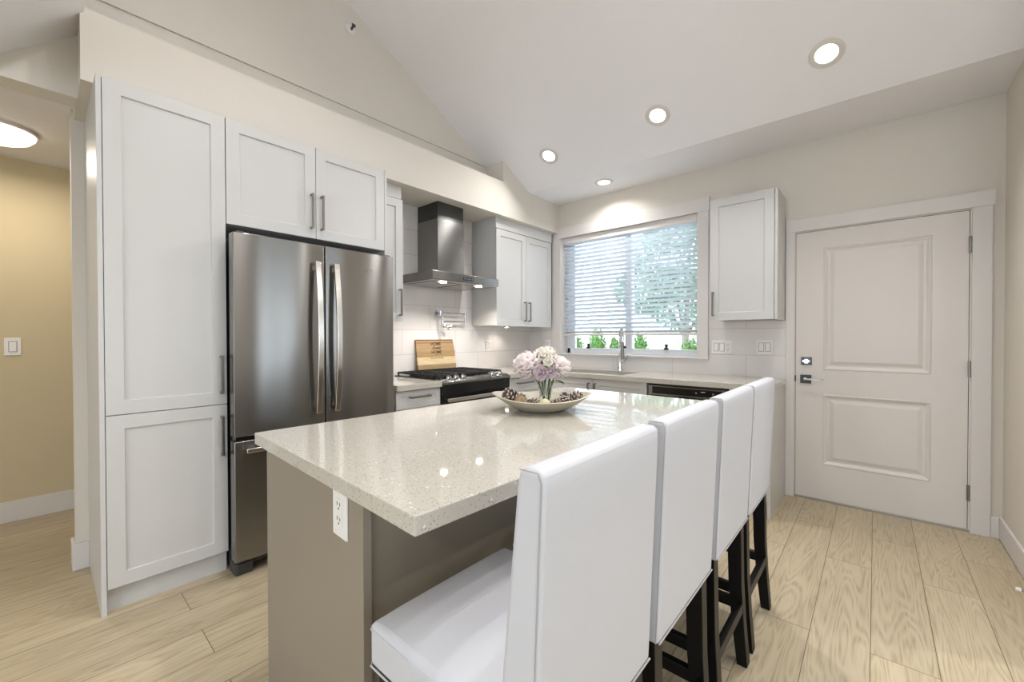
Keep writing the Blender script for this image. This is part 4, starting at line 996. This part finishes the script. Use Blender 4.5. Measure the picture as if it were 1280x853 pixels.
for x, y in ((-1.2, -1.6), (.8, -1.6), (-1.2, -3.0), (.8, -3.0)):
    # unseen lamps in the low ceiling, added to light the pantry and floor
    c = Vector((x, y, 2.415)); t = thing('recessed_light', 'unseen recessed light added in the low ceiling behind the viewer', 'ceiling light', tuple(c), 0, 'recessed ceiling lights')
    R = Matrix.Rotation(PI, 3, 'X'); b = B(); b.lathe([(.055, .0005), (.088, .0005), (.088, .004), (.064, .006), (.055, .0015)], c, 24, R); finish('trim_ring', b, 'trim', t)
    b = B(); b.lathe([(0, .0005), (.056, .0005), (.056, .003), (0, .0045)], c, 24, R); finish('lens', b, 'lamp', t)
    l = bpy.data.lights.new('recessed_light_lamp', 'AREA'); l.shape = 'DISK'; l.size = .10; l.energy = POT_W*.65; l.color = POT_COLOR
    o = bpy.data.objects.new('recessed_light_lamp', l); o.location = c - Vector((0, 0, .012)); COL.objects.link(o)
t = thing('ceiling_dome_light', 'lit flush dome light on the hallway ceiling', 'ceiling light', (-3.83, -.15, 2.47))
c = Vector((-3.83, -.15, 2.47)); R = Matrix.Rotation(PI, 3, 'X')
finish('base', B().lathe([(0, 0), (.165, 0), (.165, .018), (.155, .022), (0, .022)], c, 36, R), 'trim', t)
finish('glass_dome', B().lathe([(.158, .022), (.155, .035), (.135, .058), (.10, .075), (.05, .086), (0, .09)], c, 36, R), 'dome', t, smooth=True)
l = bpy.data.lights.new('dome_lamp', 'AREA'); l.shape = 'DISK'; l.size = .28; l.energy = 7.5; l.color = (1, .89, .76)
o = bpy.data.objects.new('dome_lamp', l); o.location = c - Vector((0, 0, .095)); COL.objects.link(o)
# sprinkler head in the gable wall
t = thing('sprinkler_head', 'small sidewall fire sprinkler high on the gable wall', 'sprinkler', (XG, 1.535, 3.512))
c = Vector((XG, 1.535, 3.512)); R = Matrix.Rotation(PI/2, 3, 'Y')
finish('escutcheon', B().lathe([(0, .0003), (.036, .0003), (.034, .006), (.018, .010), (0, .010)], c, 24, R), 'plate', t, smooth=True)
b = B(); b.tube([c+Vector((.008, 0, 0)), c+Vector((.045, 0, 0))], .007, 10); b.box(c.x+.045, c.x+.048, c.y-.014, c.y+.014, c.z-.002, c.z+.018)
for s in (-1, 1): b.tube([c+Vector((.01, 0, s*.01)), c+Vector((.03, 0, s*.014)), c+Vector((.045, 0, 0))], .0025, 6)
finish('deflector', b, 'darkgrey', t)
# door stop on the right baseboard
t = thing('door_stop', 'small spring door stop sticking out of the right baseboard', 'door stop', (XR-.014, 3.02, .06))
b = B(); pts = [(XR-.016-.060*k/60, 3.02+.006*math.cos(k*1.2), .06+.006*math.sin(k*1.2)) for k in range(61)]; b.tube(pts, .0012, 5); b.tube([(XR-.0145, 3.02, .06), (XR-.019, 3.02, .06)], .011, 12); finish('spring', b, 'nickel', t)
finish('rubber_tip', B().tube([(XR-.074, 3.02, .06), (XR-.090, 3.02, .06)], .009, 12), 'plate', t)

# ================================================================ garden outside the kitchen window
struct('ground', B().box(-30, 30, 4.25, 40, -.25, -.15), 'ground')
t = thing('neighbour_house', 'pale sided neighbour house seen through the blind slats', 'house', (-9, 12.5, -.15))
b = B(); b.box(-13.5, -5.2, 11, 16, -.15, 5.5)
for k in range(28): b.prism([(10.985, .05+k*.19), (11.0, .05+k*.19), (11.0, .22+k*.19)], -13.5, -5.2, 'x')
finish('wall', b, 'siding', t)
finish('roof', B().prism([(10.5, 5.4), (13.5, 7.6), (16.5, 5.4)], -13.9, -4.8, 'x'), 'roof', t)
for x, z in ((-8.1, 2.3), (-10.8, 2.3), (-8.1, .6)):
    f = finish('window', B().cells([x-.55, x-.47, x+.47, x+.55], [z, z+.08, z+1.1, z+1.18], lambda i, j: not (i == 1 and j == 1), 10.93, 10.98, 'y'), 'vinyl', t)
    finish('pane', B().box(x-.47, x+.47, 10.955, 10.965, z+.08, z+1.1), 'glassdark', f)
t = thing('garden_fence', 'pale board fence at the end of the garden', 'fence', (-6, 8.0, -.15))
b = B()
for k in range(70): b.box(-14+k*.2, -14+k*.2+.185, 8.0, 8.02, -.15, 1.38)
b.box(-14, 0, 8.02, 8.06, .2, .28); b.box(-14, 0, 8.02, 8.06, 1.1, 1.18); finish('boards', b, 'fence', t)
for k in range(7): finish('post', B().box(-14+k*2.3, -13.9+k*2.3, 7.93, 8.0, -.15, 1.45), 'fence', t)
def leafball(b, c, rx, rz, n, s, rnd):
    for _ in range(n):
        th = rnd.uniform(0, 2*PI); ph = math.acos(rnd.uniform(-1, 1)); rr = rnd.uniform(.7, 1.03)
        p = Vector(c)+Vector((rx*rr*math.sin(ph)*math.cos(th), rx*rr*math.sin(ph)*math.sin(th), rz*rr*math.cos(ph)))
        e = Euler((rnd.uniform(0, 6), rnd.uniform(0, 6), rnd.uniform(0, 6))).to_matrix()
        b.face([b.v(p + e @ Vector(q)) for q in ((-s, 0, 0), (0, -s*.45, 0), (s, 0, 0), (0, s*.45, 0))])
shr = [(-4.10, 6.5, .17, 1.02, 'cypress shrub outside, leftmost in the window gap'), (-3.70, 6.5, .19, 1.16, 'largest cypress shrub outside, left of the faucet'), (-3.35, 6.5, .13, 1.0, 'small cypress shrub outside, just behind the faucet'),
       (-2.90, 6.5, .17, 1.06, 'cypress shrub outside, just right of the window mullion'), (-2.10, 6.5, .20, .98, 'cypress shrub outside at the right end of the window gap')]
for k, (x, y, r, h, lab) in enumerate(shr):
    rnd = random.Random(20+k); t = thing('cypress_shrub', lab, 'shrub', (x, y, -.15), group='cypress shrubs outside the window')
    b = B(); b.sphere((x, y, h*.5+.12), r*.78, 14, 10, (1, 1, h/r*.62)); leafball(b, (x, y, h*.5+.12), r, h*.62, 1300, .032, rnd); finish('foliage', b, 'foliage', t)
    finish('trunk', B().tube([(x, y, -.16), (x, y, .2)], .04, 8), 'bark', t)
t = thing('garden_tree', 'leafy tree outside behind the right half of the blind', 'tree', (-2.5, 7.2, -.15)); rnd = random.Random(5)
b = B()
for cx_, cz_, r in ((-2.6, 2.6, .8), (-2.0, 2.2, .7), (-3.1, 2.1, .6), (-2.4, 1.9, .7), (-1.6, 1.8, .5), (-2.7, 3.1, .5)): leafball(b, (cx_, 7.3, cz_), r, r*.8, 650, .07, rnd)
finish('crown', b, 'foliage2', t)
b = B(); b.tube([(-2.5, 7.3, -.16), (-2.45, 7.3, 1.2), (-2.4, 7.3, 2.2)], [.07, .055, .03], 8)
for dx in (-.5, .5, -.2): b.tube([(-2.45, 7.3, 1.2), (-2.45+dx, 7.3, 2.2)], [.03, .015], 6)
finish('trunk', b, 'bark', t)
